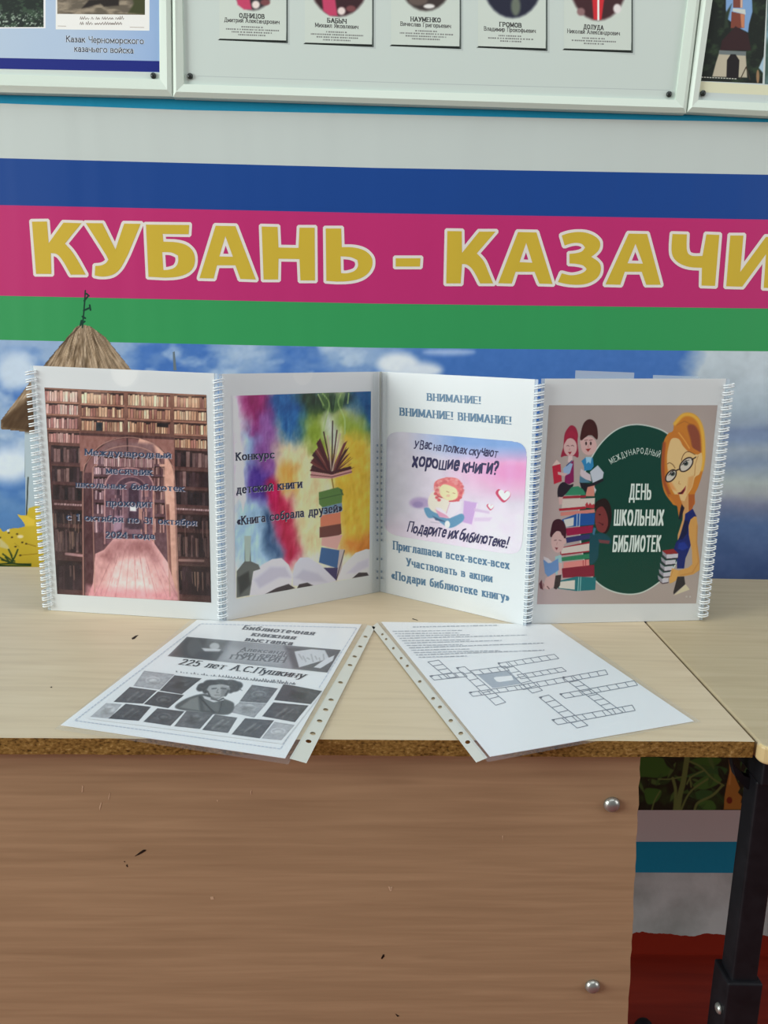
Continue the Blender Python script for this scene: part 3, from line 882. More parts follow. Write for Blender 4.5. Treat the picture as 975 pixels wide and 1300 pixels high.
def draw_right(ik, inn):
    ik.poly(inn, (178, 187, 184))
    K = conv(855, 0, 8.125)
    ik.poly([(262, 838), (3000, 1000), (3000, 1070), (245, 950)], (196, 196, 168), K)
    c = Canvas(board_face, K([(340, -900), (1000, -900), (918, 862), (262, 835)]), 130, 260, (26, 32, 28)).use(K)
    f = fbm(c.X / 70, c.Y / 60, 31, 5)
    c.mix(np.clip((f - .48) * 4, 0, 1), (42, 56, 40))
    c.poly([(545, -900), (780, -900), (815, 120), (780, 250), (770, 335), (700, 300), (560, 200), (540, 100)], (112, 146, 186), soft=10)
    c.poly([(560, 200), (600, 40), (540, 130), (520, 300), (570, 280)], (40, 52, 40), soft=20)
    c.poly([(620, -900), (710, -900), (712, 80), (615, 80)], (110, 62, 52)); c.poly([(690, -900), (712, -900), (712, 80), (690, 80)], (190, 160, 140), soft=8)
    c.poly([(612, 85), (740, 95), (745, 150), (610, 115)], (180, 186, 180))
    c.poly([(600, 120), (735, 150), (730, 290), (590, 290)], (112, 60, 48)); c.poly([(690, 140), (735, 150), (730, 290), (700, 280)], (176, 116, 86), soft=8)
    c.poly([(500, 420), (640, 270), (770, 350), (800, 520), (480, 520)], (48, 30, 32), soft=10)
    c.poly([(480, 520), (745, 545), (760, 800), (400, 790), (440, 640)], (168, 160, 140), soft=10)
    c.poly([(470, 520), (750, 530), (745, 575), (470, 560)], (100, 108, 108), soft=6)
    c.poly([(545, 800), (552, 620), (590, 560), (640, 560), (680, 620), (670, 815)], (30, 26, 28)); c.line([(690, 815), (750, 690), (790, 820)], 10, (60, 50, 40))
    c.poly([(265, 640), (300, 560), (290, 700), (270, 760)], (110, 104, 140), soft=10)
    c.ell(870, 790, 16, 70, (140, 110, 80), soft=10); c.poly([(880, 700), (940, 560), (930, 760)], (150, 176, 190), soft=12)
    ik.canvas(c)
    ik.text('.............', (285, 800), (650, 818), (0, -30), (170, 170, 160), K, .5, .3, 0, .2)
    c = Canvas(board_face, K([(1000, -900), (3000, -800), (2900, 960), (940, 868)]), 60, 60, (60, 84, 76)).use(K)
    c.mix(np.clip((fbm(c.X / 120, c.Y / 120, 3, 4) - .4) * 3, 0, 1), (120, 150, 160))
    ik.canvas(c)


def ext(p, q, t):
    p, q = np.array(p, float), np.array(q, float); return tuple(p + (q - p) * t)


notice_board([(-360, -190), (214.5, -170), (218.6, 122.5), (-360, 108)], [(-330, -168), (201, -150), (203, 101), (-330, 84)],
             'white framed information board at the upper left with pale blue panel and dark blue stripe', [(195, 96.5)], draw_left)
notice_board([(217.5, -170), (909, -170), (871, 143.6), (219.6, 123.2)], [(228, -152), (893, -152), (857.5, 127), (233.5, 107)],
             'wide white framed board in the middle top with five portrait cards', [(241.5, 97), (849, 120)], draw_centre)
notice_board([(911.5, -170), (1330, -160), (1300, 164), (872.5, 142.2)], [(926, -152), (1310, -140), (1285, 146), (886, 127)],
             'white framed board at the upper right corner showing a brick chapel photograph', [(892, 118.8)], draw_right)

# ================================================================== DESKS
front = lambda x: .6243 + (x + .328) * .0259                # left desk front edge line
# left desk
root = empty('school_desk', (-.27, .88, 0), 'left desk with worn chipboard front edge and brown front panel', 'desk')
bm = bmesh.new()
T0, T1 = TZ - .0155, TZ
xs = np.linspace(-.88, .3315, 61)
rnd = random.Random(4)
topf, botf = [], []
for x in xs:                                               # slightly ragged raw edge
    topf.append(bm.verts.new((x, front(x) + rnd.uniform(0, .0006), T1))); botf.append(bm.verts.new((x, front(x) + rnd.uniform(0, .0014), T0)))
bt = [bm.verts.new((.3315, 1.150, T1)), bm.verts.new((-.88, 1.142, T1))]
bb = [bm.verts.new((.3315, 1.150, T0)), bm.verts.new((-.88, 1.142, T0))]
bm.faces.new(topf + bt); bm.faces.new((botf + bb)[::-1])
for i in range(60):
    bm.faces.new([botf[i], botf[i + 1], topf[i + 1], topf[i]]).material_index = 1
bm.faces.new([botf[-1], bb[0], bt[0], topf[-1]]).material_index = 1
bm.faces.new([bb[0], bb[1], bt[1], bt[0]]).material_index = 1
bm.faces.new([bb[1], botf[0], topf[0], bt[1]]).material_index = 1
for q, mi in (([(168, 812), (171, 811), (176, 806), (172, 807), (167, 810)], 2), ([(64, 872), (66, 871.5), (66, 873), (64, 873)], 2), ([(524, 785), (530, 787), (531, 788), (523, 786)], 2)):
    tp = Surf((0, 0, TZ + .0001), (0, 0, 1))
    bm.faces.new([bm.verts.new(tuple(p)) for p in tp.hit(q)]).material_index = mi
link('tabletop', bm, [M['top'], M['chip'], M['stain']], root)
# front (modesty) panel
PY = lambda x: front(x) + .012
pan = Surf((0, PY(0), 0), (.0259, -1, 0))
ft = pan.hit([(813.5, 958)])[0]; fb = pan.hit([(797, 1300)])[0]
zt = T0; dxdz = (fb[0] - ft[0]) / (fb[2] - ft[2]); zb = .31
edge_pts = []
rnd = random.Random(9)
zz = np.linspace(zt, zb, 48)
for z in zz:
    edge_pts.append((ft[0] + (z - ft[2]) * dxdz + rnd.uniform(-.0007, .0007), z))
outl = [(-.86, zt)] + edge_pts + [(-.86, zb)]
bm = bmesh.new()
prism(bm, [(x, PY(x), z) for x, z in outl], (0, .016, 0))
def mark(pts, cv, mi):
    q = pan.hit(cv(pts), .0002); bm.faces.new([bm.verts.new(tuple(p)) for p in q]).material_index = mi
FP = conv(0, 920, 1.95); FP2 = conv(400, 900, 3.25)
mark([(333, 326), (345, 316), (355, 309), (362, 309), (360, 313), (346, 321)], FP, 1)
mark([(312, 347), (315, 345), (317, 352), (314, 352)], FP, 1); mark([(306, 338), (309, 337), (310, 341)], FP, 1)
mark([(944, 578), (950, 570), (952, 573), (946, 580)], FP, 1)
mark([(272, 1028), (280, 1012), (287, 1012), (284, 1022), (275, 1032)], FP2, 1); mark([(330, 1256), (348, 1266), (340, 1270)], FP2, 1)
for q in ([(203, 150), (206, 152), (205, 166), (202, 168)], [(245, 205), (250, 192), (252, 193), (247, 212)], [(268, 180), (272, 168), (273, 170), (269, 188)], [(520, 426), (528, 425), (530, 432), (522, 433)], [(965, 400), (969, 402), (968, 412)], [(619, 165), (623, 160), (622, 176)], [(535, 186), (540, 186), (539, 191)]):
    mark(q, FP, 2)
mark([(300, 732), (320, 733), (316, 750), (309, 752)], FP2, 2); mark([(771, 522), (776, 522), (774, 546)], FP2, 2)
fp = link('front_panel', bm, [M['brown'], M['stain'], M['scratch']], root)
for q, r in (((776.5, 1021), .0075), ((752, 1251.5), .0072)):
    bm = bmesh.new(); dome(bm, pan.hit([q], .0)[0], pan.N, r, .0055)
    link('bolt', bm, M['bolt'], root, True)


def steel_frame(x, yf, yr, parent, foot_y):
    """one side of a school desk: two square posts, floor runner, top rail"""
    s = .0125
    for y in (yf, yr):
        bm = bmesh.new(); box(bm, x - s, x + s, y - s, y + s, .028, T0 - .027, .002); link('leg', bm, M['black'], parent)
    bm = bmesh.new(); box(bm, x - s, x + s, yf - .015, yr + .02, T0 - .027, T0, .002); link('top_rail', bm, M['black'], parent)
    bm = bmesh.new(); box(bm, x - s, x + s, yf - .02, foot_y, .008, .033, .004); link('runner', bm, M['black'], parent)
    for y in (yf, foot_y - .02):
        bm = bmesh.new(); dome(bm, (x, y, .0), (0, 0, 1), .019, .036); link('foot_cap', bm, M['black'], parent, True)


flo = Surf((0, 0, .02), (0, 0, 1))
ftp = flo.hit([(816, 1303)])[0]
steel_frame(.205, .68, .86, root, 1.09)
steel_frame(-.80, .665, .86, root, 1.09)

# right desk
root2 = empty('school_desk', (.9, .88, 0), 'right desk with rounded pale corner and black square leg', 'desk')
tpS = Surf((0, 0, TZ), (0, 0, 1))
cy = tpS.hit([(968, 949.5)])[0][1] + .0
bm = bmesh.new()
x0, x1, y0, y1, rr = .3345, 1.5335, cy, 1.150, .009
base = []
for cxx, cyy, a0 in ((x1 - rr, y1 - rr, 0), (x0 + rr, y1 - rr, 90), (x0 + rr, y0 + rr, 180), (x1 - rr, y0 + rr, 270)):
    for k in range(5):
        a = math.radians(a0 + k * 22.5); base.append((cxx + rr * math.cos(a), cyy + rr * math.sin(a), T0 - .002))
fs = prism(bm, base, (0, 0, TZ - T0 + .002))
es = [e for e in bm.edges if abs(e.verts[0].co.z - e.verts[1].co.z) < 1e-6]
bmesh.ops.bevel(bm, geom=es, offset=.003, segments=3, affect='EDGES', profile=.5)
for f in bm.faces:
    f.normal_update()
    c_ = f.calc_center_median(); f.material_index = 0 if c_.z > TZ - .004 and (abs(f.normal.z) > .8 or c_.y > y0 + .02) else 1
link('tabletop', bm, [M['top2'], M['edge']], root2)
lx = .3725; ly = y0 + .034; s = .0125
lt = Surf((0, ly - s, 0), (0, -1, 0))
LX0 = lt.hit([(757 + 187, 1090)])[0][0]
lx = LX0 + s + .0035
zs = lt.hit([(921, 1245)])[0][2]
bm = bmesh.new(); box(bm, lx - s, lx + s, ly - s, ly + s, .02, T0 - .03, .0025); link('leg', bm, M['black'], root2)
bm = bmesh.new(); box(bm, lx - s - .005, lx + s + .004, ly - s - .004, ly + s + .004, .0, zs, .002)
slv = link('leg_sleeve', bm, M['black'], root2)
bm = bmesh.new(); dome(bm, (lx - s - .005, ly - .006, lt.hit([(916, 1287)])[0][2]), (-1, 0, 0), .0055, .004); link('bolt', bm, M['bolt'], root2, True)
bm = bmesh.new(); box(bm, lx - s, lx + s, ly - .02, ly + .42, T0 - .03, T0 - .002, .002); link('top_rail', bm, M['black'], root2)
bm = bmesh.new(); box(bm, lx - s, lx + s, ly - .02, ftp[1], .008, .033, .004); link('runner', bm, M['black'], root2)
bm = bmesh.new(); box(bm, lx - s, ftp[0], ftp[1] - .026, ftp[1] - .002, .004, .024, .003); link('cross_bar', bm, M['black'], root2)
bm = bmesh.new(); dome(bm, (ftp[0], ftp[1] - .006, 0), (0, 0, 1), .019, .038); link('foot_cap', bm, M['black'], root2, True)
bm = bmesh.new(); box(bm, 1.45, 1.475, ly - .0125, ly + .0125, .0, T0 - .002, .002); link('leg', bm, M['black'], root2)
bm = bmesh.new(); box(bm, 1.45, 1.475, ly + .35, ly + .375, .0, T0 - .002, .002); link('leg', bm, M['black'], root2)
bk = Surf((0, ly + .0, 0), (0, -1, 0))
hk = bk.hit(conv(860, 900, 8.478)([(590, 540), (625, 620), (720, 720), (800, 750), (840, 720), (840, 880), (750, 865), (690, 810), (625, 730), (600, 640)]))
bm = bmesh.new(); prism(bm, hk, (0, .008, 0)); link('hook', bm, M['black'], root2)

# ================================================================== FOLDING DISPLAY
HP = .3028
PB = [((-.42042, .95203), (-.19968, .92411)), ((-.19126, .92585), (-.00693, 1.05134)), ((-.00590, 1.05567), (.17345, .92685)), ((.18512, .93275), (.40605, .95816))]
disp = empty('folding_display', (0, .96, TZ), 'zigzag standing display of four clear pockets with printed posters and white wire bindings', 'display folder')
PC = [[(42.2, 464.2), (271.6, 473.9), (278.5, 787.9), (65, 776.5)], [(282, 474.6), (481.5, 471.8), (481.5, 752.8), (287.7, 787.4)],
      [(483.8, 471.8), (679, 481.5), (663.8, 793), (482.5, 752.8)], [(691.9, 480.7), (922, 480.7), (887.4, 788.8), (674.7, 791.9)]]
PS = []
for (a, b) in PB:
    d = np.array([b[0] - a[0], b[1] - a[1], 0]); PS.append(Surf((a[0], a[1], 0), (d[1], -d[0], 0)))
PAGE_LABEL = ['leftmost pocket page, library hall poster', 'second pocket page, rainbow paint and book stack poster', 'third pocket page, white announcement with pink cartoon', 'rightmost pocket page, green circle and school cartoon poster']


def thumb(q0, q1, n=10):
    """half-round thumb cut in the top edge between two pixel points"""
    q0, q1 = np.array(q0, float), np.array(q1, float); c0 = (q0 + q1) / 2; r = (q1 - q0) / 2
    nrm = np.array([-r[1], r[0]])
    return [tuple(c0 - r * math.cos(t) + nrm * math.sin(t) * 1.25) for t in np.linspace(0, math.pi, n)]


def page(i, draw):
    S = PS[i]; q = S.hit(PC[i])
    q[2:, 2] = TZ + .0004
    bm = bmesh.new(); prism(bm, q, -S.N * .0006)
    pg = link('pocket_page', bm, M['paper'], disp); pg['label'] = PAGE_LABEL[i]
    ik = Ink(S, 1.18, .0002); draw(ik); ik.build('printed_sheet', M['ink'], pg)
    tl, tr, br_, bl = PC[i]
    outline = [tl] + (thumb(*THUMB[i]) if i in THUMB else []) + [tr, br_, bl]
    P = S.hit(outline, .0016); P[-2:, 2] = TZ + .0004
    bm = bmesh.new(); bm.faces.new([bm.verts.new(tuple(p)) for p in P])
    link('clear_pocket', bm, M['film'], pg)
    return pg


THUMB = {0: ((141, 468.4), (176, 469.9)), 1: ((371, 473.3), (396.5, 473))}
A1, B1 = conv(50, 485, 4.4318), conv(50, 620, 4.239)


def draw_library(ik):
    c = Canvas(PS[0], [(56.4, 491.9), (262, 501.3), (268.2, 765), (72.7, 754)], 270, 340, (88, 58, 56))
    rnd = random.Random(3)
    c.mix(np.clip((600 - c.Y) / 90, 0, 1) * .6, (150, 104, 82))

    def books(x0, x1, y0, y1, pal, sl=.045, w=(2.0, 4.2), gap=.16):
        c.poly([(x0, y0 + 0), (x1, y0 + (x1 - x0) * sl), (x1, y1 + (x1 - x0) * sl), (x0, y1)], (58, 40, 38))
        x = x0
        while x < x1 - 1:
            ww = min(rnd.uniform(*w), x1 - x); h_ = (y1 - y0) * rnd.uniform(gap * .3, gap * 1.5)
            q = np.array(rnd.choice(pal)) * rnd.uniform(.86, 1.1); dy = (x - x0) * sl
            c.poly([(x + .3, y0 + h_ + dy), (x + ww - .2, y0 + h_ + dy), (x + ww - .2, y1 + dy), (x + .3, y1 + dy)], q)
            x += ww
    warm = [(192, 152, 122), (176, 132, 104), (206, 172, 142), (158, 112, 90), (150, 100, 88)]
    pink = [(172, 124, 116), (188, 146, 138), (150, 102, 98), (200, 164, 152)]
    dark = [(84, 60, 62), (70, 50, 54), (112, 84, 82), (56, 42, 46), (130, 100, 96)]
    black = [(52, 40, 44), (62, 48, 50), (44, 36, 40), (80, 60, 62)]
    for k, (y0, y1) in enumerate(((494, 509), (512, 525), (529, 543))):
        books(57 + k * 1.2, 99, y0, y1, pink); books(103.5, 157, y0 + 3, y1 + 3, warm); books(162.5, 216, y0 + 5.5, y1 + 5.5, warm); books(221, 262.5 + k * .4, y0 + 7.5, y1 + 7.5, warm)
    books(62, 101, 548, 561, pink); books(222, 263, 556, 568, warm)
    for x0, x1, y in ((57, 100, 510), (58, 100, 526), (60, 100, 544.5), (103, 157.5, 513), (103, 157.5, 530), (162, 216, 516), (162, 216, 532), (221, 263, 519), (221, 263, 535), (222, 263, 551.5)):
        c.line([(x0, y), (x1, y + (x1 - x0) * .045)], 2.0, (150, 104, 86)); c.line([(x0, y + 1.6), (x1, y + 1.6 + (x1 - x0) * .045)], 1.1, (72, 48, 44))
    c.poly([(122, 536), (130, 536.5), (130, 547), (122, 547)], (48, 52, 58)); c.poly([(199, 537), (214, 538), (214, 543), (199, 542)], (44, 32, 34))
    # side shelving
    rows = [(565, 586), (591, 611), (615, 634), (638, 641), (646, 664), (669, 700), (711, 748)]
    for k, (y0, y1) in enumerate(rows):
        pl = dark if k in (0, 1, 5) else black
        if k == 3:
            pl = [(170, 130, 130), (190, 150, 150)]
        if k == 6:
            pl = [(58, 42, 48), (50, 38, 44), (70, 50, 56)]
        e = .05 * (y0 - 490)
        books(58 + e + 3, 104, y0, y1, pl, .05, (2.6, 5)); books(222, 264 + (y0 - 490) * .022, y0 + 6, y1 + 6, pl, .05, (2.6, 5))
    for y in (587.5, 612, 635.5, 666, 702, 708.5, 750):
        e = .05 * (y - 490)
        c.line([(59 + e, y), (105, y + 2)], 2.4, (86, 58, 58)); c.line([(221, y + 8), (266, y + 10)], 2.4, (92, 64, 60))
    c.line([(84, 703), (109, 706)], 3.2, (180, 134, 134)); c.line([(228, 711), (258, 712)], 3.2, (160, 120, 112))
    c.poly([(76, 672), (106, 674), (108, 700), (78, 698)], (60, 40, 46), a=.25)
    # wide entablature and arch
    c.poly([(101, 549), (221, 556), (222, 600), (102, 598)], (136, 92, 84)); c.line([(103, 551), (220, 556.5)], 3.5, (84, 56, 54))
    outer = [(105, 760), (105.5, 610)] + [(163.5 - 58 * math.cos(t), 609 - 54 * math.sin(t)) for t in np.linspace(0, math.pi, 16)] + [(222, 612), (227, 762)]
    c.poly(outer, (120, 80, 78)); c.line(outer[1:-1], 2, (74, 48, 48))
    inner = [(120, 760), (117.5, 612)] + [(163 - 45.5 * math.cos(t), 612 - 46 * math.sin(t)) for t in np.linspace(0, math.pi, 16)] + [(209, 614), (216, 760)]
    c.poly(inner, (98, 70, 76)); c.line(inner[1:-1], 1.4, (170, 124, 116))
    t_ = np.linspace(.15, .95, 9) * math.pi / 2
    c.poly([(163 + 45.5 * math.sin(t), 612 - 46 * math.cos(t)) for t in t_] + [(216, 752), (226, 758), (221, 612)] + [(163.5 + 58 * math.sin(t), 609 - 54 * math.cos(t)) for t in t_[::-1]], (196, 146, 128))
    c.poly([(211, 640), (215, 640), (219, 757), (214, 752)], (128, 86, 78))
    c.poly([(106, 600), (117, 600), (121, 700), (120, 752), (107, 752)], (88, 58, 62))
    c.poly([(135, 560), (195, 563), (200, 580), (128, 577)], (120, 88, 88), soft=6)
    c.line([(161.5, 553), (162, 572)], 2, (70, 46, 48))
    for (y0, y1) in ((578, 589), (592, 602), (605, 618), (622, 634), (638, 652), (656, 676)):
        books(119, 142, y0, y1, [(150, 116, 124), (120, 88, 100), (96, 68, 80), (176, 142, 148)], .02, (1.6, 3)); books(187, 209, y0, y1, [(150, 108, 104), (120, 84, 84), (100, 68, 74), (172, 130, 124)], .02, (1.6, 3))
    books(132, 196, 579, 592, [(176, 138, 138), (150, 110, 114), (196, 160, 156)], .03, (1.6, 3))
    for k in range(4):
        f = .62 ** k; rx, top, cx = 31 * f, 594 + 17 * (1 - f) * 1.7, 164 + 2 * k
        arch_ = [(cx - rx, 690 - k * 6)] + [(cx - rx * math.cos(t), top + rx * .8 - rx * .8 * math.sin(t)) for t in np.linspace(0, math.pi, 12)] + [(cx + rx, 690 - k * 6)]
        c.poly(arch_, [(112, 80, 90), (86, 62, 74), (120, 88, 98), (78, 58, 72)][k]); c.line(arch_, 1.8, [(168, 124, 124), (134, 98, 104), (150, 114, 120), (110, 84, 96)][k])
        c.line([(cx + rx, top + 30), (cx + rx, 690 - k * 8)], 2.4, (172, 122, 108), a=.8)
    for k in range(26):
        c.line([(140 + (k % 7) * 2.2, 618 + (k // 7) * 15), (140 + (k % 7) * 2.2, 628 + (k // 7) * 15)], 1.2, rnd.choice([(70, 52, 66), (160, 124, 132), (120, 90, 104)]), a=.8)
        c.line([(181 + (k % 7) * 1.6, 620 + (k // 7) * 15), (181 + (k % 7) * 1.6, 630 + (k // 7) * 15)], 1.2, rnd.choice([(70, 50, 60), (168, 120, 116), (120, 84, 92)]), a=.8)
    c.poly([(165, 641), (173, 642), (173, 649), (165, 648.5)], (226, 206, 214), soft=1.5)
    c.poly([(146, 655), (156, 655), (154, 672), (144, 676)], (150, 120, 138), soft=3); c.poly([(160, 658), (180, 660), (182, 672), (158, 670)], (70, 52, 62), soft=3)
    fl = [(144, 684), (192, 684), (213, 714), (226, 757), (226, 762), (112, 757), (118, 740), (121, 703), (132, 698)]
    c.poly(fl, (196, 144, 142)); c.poly([(146, 686), (190, 686), (204, 716), (140, 716), (128, 706)], (160, 108, 108), soft=12)
    c.poly([(150, 706), (186, 706), (200, 752), (128, 750)], (222, 176, 172), soft=22)
    c.poly([(112, 745), (226, 752), (226, 764), (110, 758)], (200, 136, 142), soft=14)
    for k in range(9):
        c.line([(150 + k * 5, 690), (120 + k * 13.2, 758)], .9, (168, 112, 116), a=.55)
    for k in range(22):
        x, y = rnd.uniform(125, 210), rnd.uniform(700, 750)
        c.line([(x, y), (x + (x - 168) * .06, y + 7)], 1.2, (166, 112, 116), a=.4)
    c.mix(np.clip((c.Y - 640) / 200, 0, 1) * np.clip(1 - abs(c.X - 150) / 160, 0, 1) * .14, (206, 140, 156))
    for gx, gy in ((84, 500), (120, 503), (190, 506), (238, 508)):
        c.ell(gx, gy, 18, 10, (226, 188, 156), soft=16, a=.4)
    lum = c.rgb @ np.array([.3, .59, .11]); c.rgb = lum[:, None] + (c.rgb - lum[:, None]) * .82
    c.rgb = (c.rgb - 104) * 1.32 + 108 + (fbm(c.X / 3, c.Y / 5, 77, 3)[:, None] - .5) * 34 + (fbm(c.X / 30, c.Y / 30, 78, 3)[:, None] - .5) * 40
    c.mix(np.clip((c.Y - 610) / 60, 0, 1) * np.clip(abs(c.X - 163) / 40 - 1.25, 0, 1) * .45, (44, 36, 38))
    for x0, x1, dy in ((64, 104, 0), (224, 266, 8)):
        for k in range(46):
            x = rnd.uniform(x0, x1); y = rnd.choice((652, 674, 717)) + dy + (x - x0) * .05
            c.line([(x, y), (x + .6, y + rnd.uniform(9, 24))], 1.1, rnd.choice([(132, 100, 92), (104, 78, 76), (26, 20, 24), (150, 118, 100)]), a=.6)
    for q, w in (([(120.5, 752), (117.5, 612), (121, 590), (135, 572), (163, 566), (191, 573), (205, 592), (209, 614), (216, 757)], 1.2), ([(106, 757), (105.5, 610), (112, 585), (130, 564), (163, 555), (196, 564), (216, 588), (222, 612), (227, 762)], 1.2)):
        c.line(q, w, (186, 140, 126), a=.75, sm=True)
    c.line([(107.5, 757), (107, 610)], 1.2, (60, 40, 42), a=.8); pass
    ik.canvas(c)
    LN = [('Международный', A1, (255, 410), (740, 428), 36), ('месячник', A1, (375, 515), (635, 524), 40), ('школьных библиотек', A1, (205, 590), (815, 614), 34),
          ('проходит', B1, (360, 95), (610, 100), 38), ('с 1 октября по 31 октября', B1, (145, 168), (845, 200), 34), ('2024 года', B1, (355, 265), (620, 272), 34)]
    for t, cv, p, q, h_ in LN:
        ik.text(t, (p[0] + 4, p[1] + 4), (q[0] + 4, q[1] + 4), (0, -h_), (168, 160, 172), cv, .16, .09, .07, .1)
        ik.text(t, p, q, (0, -h_), (38, 60, 88), cv, .17, .09, .07, .1)


K6 = conv(260, 440, 3.6125)


def draw_rainbow(ik):
    c = Canvas(PS[1], K6([(128, 226), (762, 205), (754, 1050), (142, 1158)]), 260, 340, (226, 218, 196)).use(K6)
    f = fbm(c.X / 90, c.Y / 160, 2, 4) - .5; g = fbm(c.X / 70, c.Y / 110, 21, 4) - .5
    X0, Y0 = c.X.copy(), c.Y.copy()
    c.X = X0 + f * 90; c.Y = Y0 + g * 120
    B = lambda pts, col, soft=40, a=1: c.poly(pts, col, a, soft * 1.9, sm=True)
    B([(100, 200), (200, 200), (215, 500), (220, 800), (100, 820)], (226, 214, 224), 40)
    B([(190, 390), (300, 420), (290, 700), (210, 720)], (150, 188, 220), 50)
    B([(170, 200), (350, 200), (345, 330), (280, 400), (230, 420), (190, 340)], (158, 46, 112), 34)
    B([(250, 330), (330, 360), (330, 560), (310, 680), (250, 700), (225, 600)], (150, 96, 160), 40)
    B([(210, 560), (300, 600), (290, 720), (230, 740)], (92, 62, 150), 40)
    B([(285, 620), (360, 640), (420, 760), (440, 900), (410, 1010), (340, 980), (300, 840)], (190, 44, 84), 40)
    B([(310, 640), (345, 650), (340, 740), (300, 740)], (196, 20, 96), 26)
    B([(310, 200), (530, 200), (500, 330), (440, 440), (350, 400)], (40, 104, 160), 50)
    B([(440, 200), (700, 195), (660, 300), (560, 340), (470, 320)], (44, 70, 44), 44)
    B([(670, 195), (790, 195), (780, 430), (720, 400)], (38, 96, 142), 50)
    B([(450, 350), (530, 310), (720, 350), (770, 470), (620, 520), (470, 480)], (152, 172, 66), 60)
    B([(560, 470), (780, 460), (780, 900), (640, 940), (600, 700)], (224, 188, 72), 60)
    B([(380, 430), (470, 480), (560, 620), (540, 900), (440, 920), (400, 640), (330, 480)], (232, 214, 166), 60)
    B([(340, 540), (420, 560), (430, 700), (360, 640)], (230, 176, 96), 40)
    B([(150, 720), (270, 740), (330, 900), (320, 1000), (150, 1010)], (176, 204, 224), 50)
    B([(250, 760), (300, 780), (340, 960), (300, 960)], (70, 96, 130), 30)
    B([(640, 870), (790, 850), (790, 960), (650, 960)], (214, 140, 62), 50)
    B([(560, 330), (610, 320), (640, 480), (560, 480)], (206, 212, 190), 40)
    c.X, c.Y = X0, Y0
    rnd = random.Random(5)
    for k in range(40):
        x = rnd.uniform(200, 740); y = rnd.uniform(220, 420); L_ = rnd.uniform(30, 110)
        c.line([(x, y), (x + rnd.uniform(-8, 8), y + L_)], rnd.uniform(2, 6), (210, 220, 220), a=.22, soft=5)
    c.poly([(132, 240), (145, 240), (190, 700), (175, 760), (140, 600)], (238, 230, 236), soft=8, a=.8)
    for q in ([(540, 215), (570, 260), (556, 330), (540, 400)], [(626, 215), (612, 260), (640, 330), (642, 400)], [(520, 220), (545, 270)], [(660, 215), (655, 260)]):
        c.line(q, 7, (176, 196, 130), a=.8, soft=3, sm=True)
    for x0, d in ((530, 1), (640, -1)):
        for k in range(6):
            c.line([(x0 + d * k * 7, 215), (x0 + d * (k * 7 + 12), 280 + k * 4)], 5, (120, 150, 84), a=.7, soft=2)
    mean = np.array([190, 180, 170.]); g2 = fbm(c.X / 12, c.Y / 60, 50, 3)[:, None] - .5; g3 = fbm((c.X + c.Y * .4) / 26, c.Y / 40, 61, 4)[:, None] - .5
    c.rgb = (c.rgb - mean) * 1.18 + mean + g2 * 34 + g3 * 44
    # fanned book
    for side, tips in ((-1, [(486, 556), (492, 540), (488, 520), (500, 508), (496, 486), (510, 470), (516, 432)]), (1, [(672, 552), (662, 532), (668, 508), (652, 488), (648, 462), (640, 432)])):
        for k, (tx, ty) in enumerate(tips):
            w = 13
            c.poly([(574, 586), (tx - w * .4, ty + w), (tx + w, ty - w * .5 * side * -1 - 6), (590, 586)], [(84, 34, 36), (64, 26, 30), (110, 50, 46)][k % 3])
            c.line([(582, 584), (tx, ty)], 2.5, (190, 150, 130) if k % 2 else (40, 18, 22), a=.7)
    for tx, ty, col in ((545, 392, (70, 34, 36)), (562, 410, (206, 180, 160)), (586, 342, (60, 34, 36)), (606, 384, (80, 40, 40)), (620, 400, (200, 176, 156))):
        c.line([(582, 580), (tx, ty)], 6, col)
    c.poly([(484, 572), (582, 586), (674, 560), (668, 548), (582, 572), (494, 560)], (70, 28, 32))
    c.poly([(487, 572), (582, 588), (672, 562), (674, 580), (582, 606), (485, 602)], (206, 150, 144)); c.line([(485, 588), (582, 598), (674, 574)], 4, (110, 50, 50))
    c.line([(583, 606), (590, 650)], 6, (150, 122, 46))
    for q, col in (([(522, 668), (610, 645), (632, 657), (628, 716), (540, 738), (524, 722)], (88, 124, 58)), ([(536, 738), (628, 716), (632, 752), (560, 772), (536, 768)], (112, 142, 168)),
                   ([(530, 775), (622, 758), (624, 816), (530, 826)], (214, 124, 92)), ([(526, 828), (624, 812), (627, 858), (600, 874), (526, 876)], (108, 58, 48)), ([(536, 877), (632, 862), (606, 930), (534, 912)], (222, 168, 158)),
                   ([(534, 920), (618, 934), (610, 1018), (523, 990)], (56, 96, 146)), ([(618, 930), (640, 930), (625, 1030), (602, 1074), (608, 1010)], (196, 180, 176)), ([(536, 1014), (610, 1014), (602, 1074)], (60, 52, 96))):
        c.poly(q, col)
    c.line([(524, 700), (628, 676)], 4, (60, 92, 44)); c.line([(640, 935), (602, 1072)], 4, (60, 50, 60)); c.line([(622, 655), (634, 680)], 5, (54, 84, 50))
    # open books along the bottom
    c.poly([(205, 1142), (222, 1034), (262, 1000), (310, 974), (352, 970), (384, 1000), (402, 1044), (396, 1100), (330, 1110), (270, 1138)], (224, 220, 228)); c.poly([(402, 1044), (412, 1000), (436, 968), (474, 966), (530, 1000), (604, 1074), (510, 1102), (404, 1096)], (214, 212, 222))
    c.poly([(225, 1070), (300, 1010), (370, 1010), (398, 1060), (340, 1060), (250, 1110)], (196, 190, 206), soft=16, a=.7); c.poly([(410, 1060), (450, 1020), (520, 1040), (560, 1080), (460, 1080)], (190, 186, 204), soft=16, a=.7)
    c.poly([(262, 1142), (330, 1106), (384, 1088), (414, 1108), (340, 1128)], (66, 58, 62)); c.poly([(422, 1110), (432, 1090), (470, 1082), (506, 1100), (470, 1104)], (66, 58, 62))
